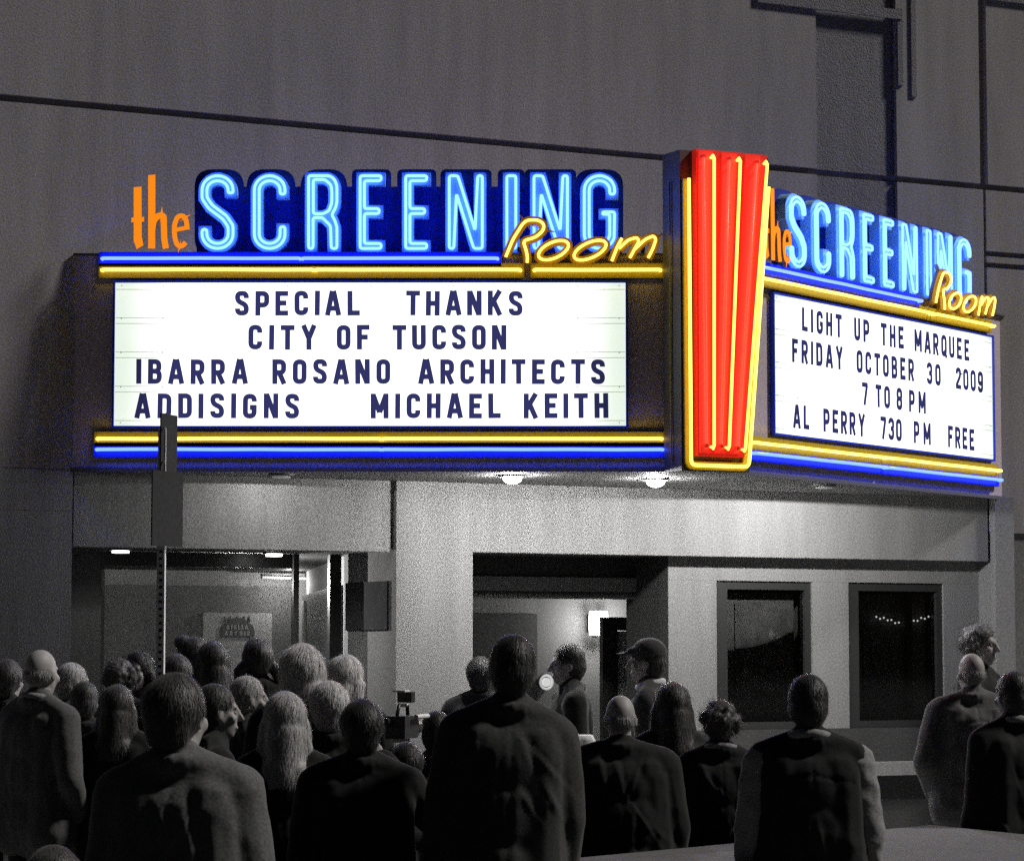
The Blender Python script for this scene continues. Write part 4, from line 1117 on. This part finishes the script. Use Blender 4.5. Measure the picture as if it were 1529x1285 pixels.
        if hair == 'bob':
            h.sph((0, -.025, 1.66), (.104, .110, .105), 18, 10); h.sph((0, -.045, 1.57), (.098, .075, .09), 16, 10)
            for s in (-1, 1): h.cap((s * .078, .0, 1.64), (s * .085, .0, 1.53), .034, .026, 10)
        if hair == 'long':
            h.sph((0, -.022, 1.665), (.098, .108, .103), 18, 10); h.cap((0, -.05, 1.60), (0, -.085, 1.40), .088, .080, 14)
            for s in (-1, 1): h.cap((s * .075, -.01, 1.62), (s * .105, -.05, 1.38), .040, .036, 10)
            h.cap((-.05, -.085, 1.42), (-.045, -.10, 1.28), .055, .035, 10); h.cap((.05, -.085, 1.42), (.045, -.10, 1.26), .055, .035, 10)
        if hair == 'bun': h.sph((-.01, -.07, 1.735), (.055, .055, .045), 14, 8); h.sph((0, -.04, 1.60), (.068, .055, .06), 12, 8)
        if hair == 'pigtails':
            h.sph((0, -.03, 1.66), (.094, .1, .1), 16, 10)
            for s in (-1, 1): h.chain([(s * .09, -.04, 1.60, .035), (s * .125, -.03, 1.55, .036), (s * .13, -.02, 1.48, .022)])
        hx(h, 0)
        hmsh = remesh(h, .0095, 12 if hair in ('long', 'bob', 'full') else 4, 'hair_cap')
        wrinkle(hmsh, seed + 20, .0032 if hair not in ('bald',) else .002, 60, 130, .10 if hair != 'curly' else 1.0, 10)
        co = get_co(hmsh); no = get_no(hmsh); n = len(co)
        # loose strands follow the surface downwards
        ns = {'bald': 1500, 'short': 2600, 'full': 3000, 'curly': 2200, 'bob': 3400, 'long': 4200, 'bun': 2600, 'pigtails': 2800}[hair]
        rs = np.random.RandomState(seed + 77); idx = rs.randint(0, n, ns) if ns else []
        vs = [tuple(c) for c in co]; fs = [tuple(p.vertices) for p in hmsh.polygons]
        for i in idx:
            p = co[i].copy(); nn_ = no[i]
            dn = np.array((0, 0, -1.)) - nn_ * (-nn_[2]); l_ = np.linalg.norm(dn)
            if l_ < .25: dn = np.array((rs.normal(), rs.normal(), 0)); dn -= nn_ * (dn @ nn_); l_ = np.linalg.norm(dn)
            dn /= l_
            if hair == 'curly': dn = dn * .3 + rs.normal(size=3) * .7; dn /= np.linalg.norm(dn)
            sd = np.cross(dn, nn_); sd /= (np.linalg.norm(sd) + 1e-9)
            L_ = rs.uniform(.018, .045) * (1.5 if hair in ('long', 'bob') else 1); w2 = .0007
            a_ = p + nn_ * .0005; b_ = p + dn * L_ * .5 + nn_ * rs.uniform(.0005, .0035) + sd * rs.normal() * .002; c_ = p + dn * L_ + nn_ * (rs.uniform(-.004, .007) if rs.rand() > .10 else rs.uniform(.006, .018)) + sd * rs.normal() * .006
            q = len(vs)
            vs += [tuple(a_ - sd * w2), tuple(a_ + sd * w2), tuple(b_ + sd * w2), tuple(b_ - sd * w2), tuple(c_)]
            fs += [(q, q + 1, q + 2, q + 3), (q + 3, q + 2, q + 4)]
        me = bpy.data.meshes.new('hair'); me.from_pydata(vs, [], fs); finish(me, hm); bpy.data.meshes.remove(hmsh)
        link('hair', me, T_)
    if cap:
        c_ = MB(); c_.sph((0, -.005, 1.69), (.090, .106, .090), 20, 10); c_.cap((-.03, .10, 1.700), (.03, .10, 1.700), .022, .022, 10)
        c_.add([], [])
        k0 = len(c_.v)
        for s in (-.05, -.025, 0, .025, .05): c_.cap((s, .07, 1.698), (s * .8, .185 - abs(s) * .6, 1.682), .011, .008, 8)
        hx(c_, 0); cm = remesh(c_, .0075, 3, 'cap'); finish(cm, cap); link('cap', cm, T_)
    if belt or backpack:
        pass
    return T_
PEOPLE = [
 # px, top, scale, yaw, label, kwargs
 (12, 984, 262, -20, 'dark-haired person cut off by the left edge of the photo, behind the balding man', dict(hair='full', hm=H_DARK, top_m=CL_BLACK)),
 (60, 967, 300, -38, 'balding grey-haired man in a dark coat with pale collar at far left', dict(hair='bald', hm=H_GREY, top_m=CL_GREY, collar=CL_LIGHT, sw=.19, headyaw=12, pose=('down', 'pocket'))),
 (108, 990, 256, -60, 'light-haired person half hidden just right of the balding man at far left', dict(hair='short', hm=H_LIGHT, top_m=CL_DARK, face=True)),
 (126, 1018, 272, 10, 'short person with dark hair between the balding man and the long-haired woman at left', dict(hair='short', hm=H_DARK, top_m=CL_BLACK)),
 (176, 1022, 300, -8, 'long dark-haired woman just left of the big man in the grey coat', dict(hair='long', hm=H_DARK, top_m=CL_BLACK, sw=.165)),
 (178, 984, 250, 20, 'person with curly dark hair in front of the left screen, behind the long-haired woman', dict(hair='curly', hm=H_DARK, top_m=CL_DARK)),
 (206, 972, 246, 165, 'long-haired woman turned towards the street, left of the steel sign post', dict(hair='long', hm=H_BLACK, top_m=CL_DARK, face=True, sw=.165)),
 (262, 976, 262, 20, 'dark wavy hair just behind the head of the big man in the grey coat', dict(hair='full', hm=H_DARK, top_m=CL_BLACK)),
 (292, 951, 250, -70, 'person with pinned-up hair facing right below the lobby poster', dict(hair='bun', hm=H_DARK, top_m=CL_DARK, face=True)),
 (318, 957, 258, 12, 'woman with straight dark hair beside the person with pinned-up hair', dict(hair='long', hm=H_BLACK, top_m=CL_BLACK, sw=.16)),
 (384, 953, 252, 15, 'person with thick black pigtails silhouetted right of the lobby poster', dict(hair='pigtails', hm=H_BLACK, top_m=CL_BLACK, sw=.16)),
 (370, 1010, 290, -75, 'ash blond person in profile facing right, just below the pigtailed figure', dict(hair='short', hm=H_LIGHT, top_m=CL_BLACK, face=True, collar=CL_LIGHT, sw=.16)),
 (322, 1022, 330, -78, 'face in profile looking right from behind the big man in the grey coat', dict(hair='short', hm=H_DARK, top_m=CL_BLACK, face=True)),
 (452, 961, 310, -5, 'blond person with full hair standing tallest among the light-haired heads', dict(hair='bob', hm=H_BLOND, top_m=CL_BLACK, sw=.17)),
 (519, 978, 298, -22, 'woman with long blond hair falling to the right, against the grey pier', dict(hair='long', hm=H_BLOND, top_m=CL_BLACK, sw=.17, headyaw=-14)),
 (492, 1017, 325, 4, 'person with short blond hair in front of the two taller blond heads', dict(hair='full', hm=H_BLOND, top_m=CL_BLACK)),
 (426, 1033, 350, 2, 'woman with long smooth light hair brightly rim-lit, right of the grey-coated man', dict(hair='long', hm=H_LIGHT, top_m=CL_BLACK, sw=.17)),
 (264, 1005, 486, -8, 'big man in a grey coat with thick dark hair, largest figure in the left foreground', dict(hair='full', hm=H_DARK, top_m=CL_MID, sw=.180, bulk=.010, headyaw=-18, lean=-1.6)),
 (540, 1044, 368, 4, 'man with short dark hair and black jacket in the centre, left of the video camera', dict(hair='full', hm=H_BLACK, top_m=CL_BLACK, sw=.20, pose=('down', 'raise'))),
 (606, 1108, 335, 4, 'person reaching up to hold the video camera above the crowd', dict(hair='full', hm=H_BLACK, top_m=CL_GREY, pose=('raise', 'raise'), sw=.18)),
 (652, 1062, 300, -10, 'dark-haired person partly hidden behind the left shoulder of the tall man', dict(hair='short', hm=H_BLACK, top_m=CL_DARK, sw=.18)),
 (1003, 1018, 292, 8, 'long-haired dark figure behind the right shoulder of the bald stocky man', dict(hair='long', hm=H_DARK, top_m=CL_DARK, sw=.17, collar=CL_LIGHT)),
 (717, 980, 232, 0, 'dark head just left of the tall man in front of the foyer', dict(hair='full', hm=H_BLACK, top_m=CL_BLACK)),
 (767, 948, 372, 6, 'tall man in a dark jacket with cropped dark hair in front of the foyer doors', dict(hair='short', hm=H_BLACK, top_m=CL_DARK, sw=.180, pose=('down', 'down'), bulk=.004, lean=3.0)),
 (849, 961, 242, 100, 'dark-haired person standing in the foyer doorway beside the round lamp', dict(hair='short', hm=H_BLACK, top_m=CL_BLACK, pose=('down', 'front'), face=True)),
 (926, 1035, 318, 4, 'bald stocky man in a black jacket with a rim of light on his crown', dict(hair='bald', hm=H_GREY, top_m=CL_BLACK, sw=.215, bulk=.022, pose=('down', 'down'))),
 (968, 955, 252, 82, 'man in a peaked cap facing left below the foyer notice, pale hood on his back', dict(hair='short', hm=H_DARK, top_m=CL_DARK, cap=CL_DARK, collar=CL_WHITE, face=True, sw=.18)),
 (1074, 1045, 302, 4, 'person with curly dark hair between the bald man and the man in the vest', dict(hair='curly', hm=H_DARK, top_m=CL_BLACK, collar=CL_LIGHT, sw=.175)),
 (1206, 1008, 358, 2, 'man in a dark vest over pale shirt sleeves in the right foreground', dict(hair='short', hm=H_BLACK, top_m=CL_LIGHT, vest=CL_BLACK, sw=.195, pose=('down', 'down'), bulk=.006, collar=CL_LIGHT)),
 (1462, 932, 226, -120, 'tall dark-haired man turned sideways behind the bald man at right', dict(hair='curly', hm=H_DARK, top_m=CL_BLACK, face=True)),
 (1450, 973, 256, 8, 'bald man in a loose mid grey jacket standing by the right display window', dict(hair='bald', hm=H_GREY, top_m=CL_MID, sw=.195, bulk=.02, pose=('pocket', 'pocket'), headyaw=10)),
 (1512, 1003, 290, 25, 'person cut off by the right edge of the photo, dark jacket with crumpled pale collar', dict(hair='short', hm=H_DARK, top_m=CL_BLACK, collar=CL_LIGHT, sw=.19)),
 (80, 1274, 560, 5, 'short figure at the bottom left corner with only the crown of the head showing', dict(hair='full', hm=H_DARK, top_m=CL_DARK, head=1.2, sw=.16)),
]
for i, (px, top, scl, yaw, lab, kw) in enumerate(PEOPLE):
    person(px, top, scl, yaw, lab, seed=i * 13 + 5, **kw)
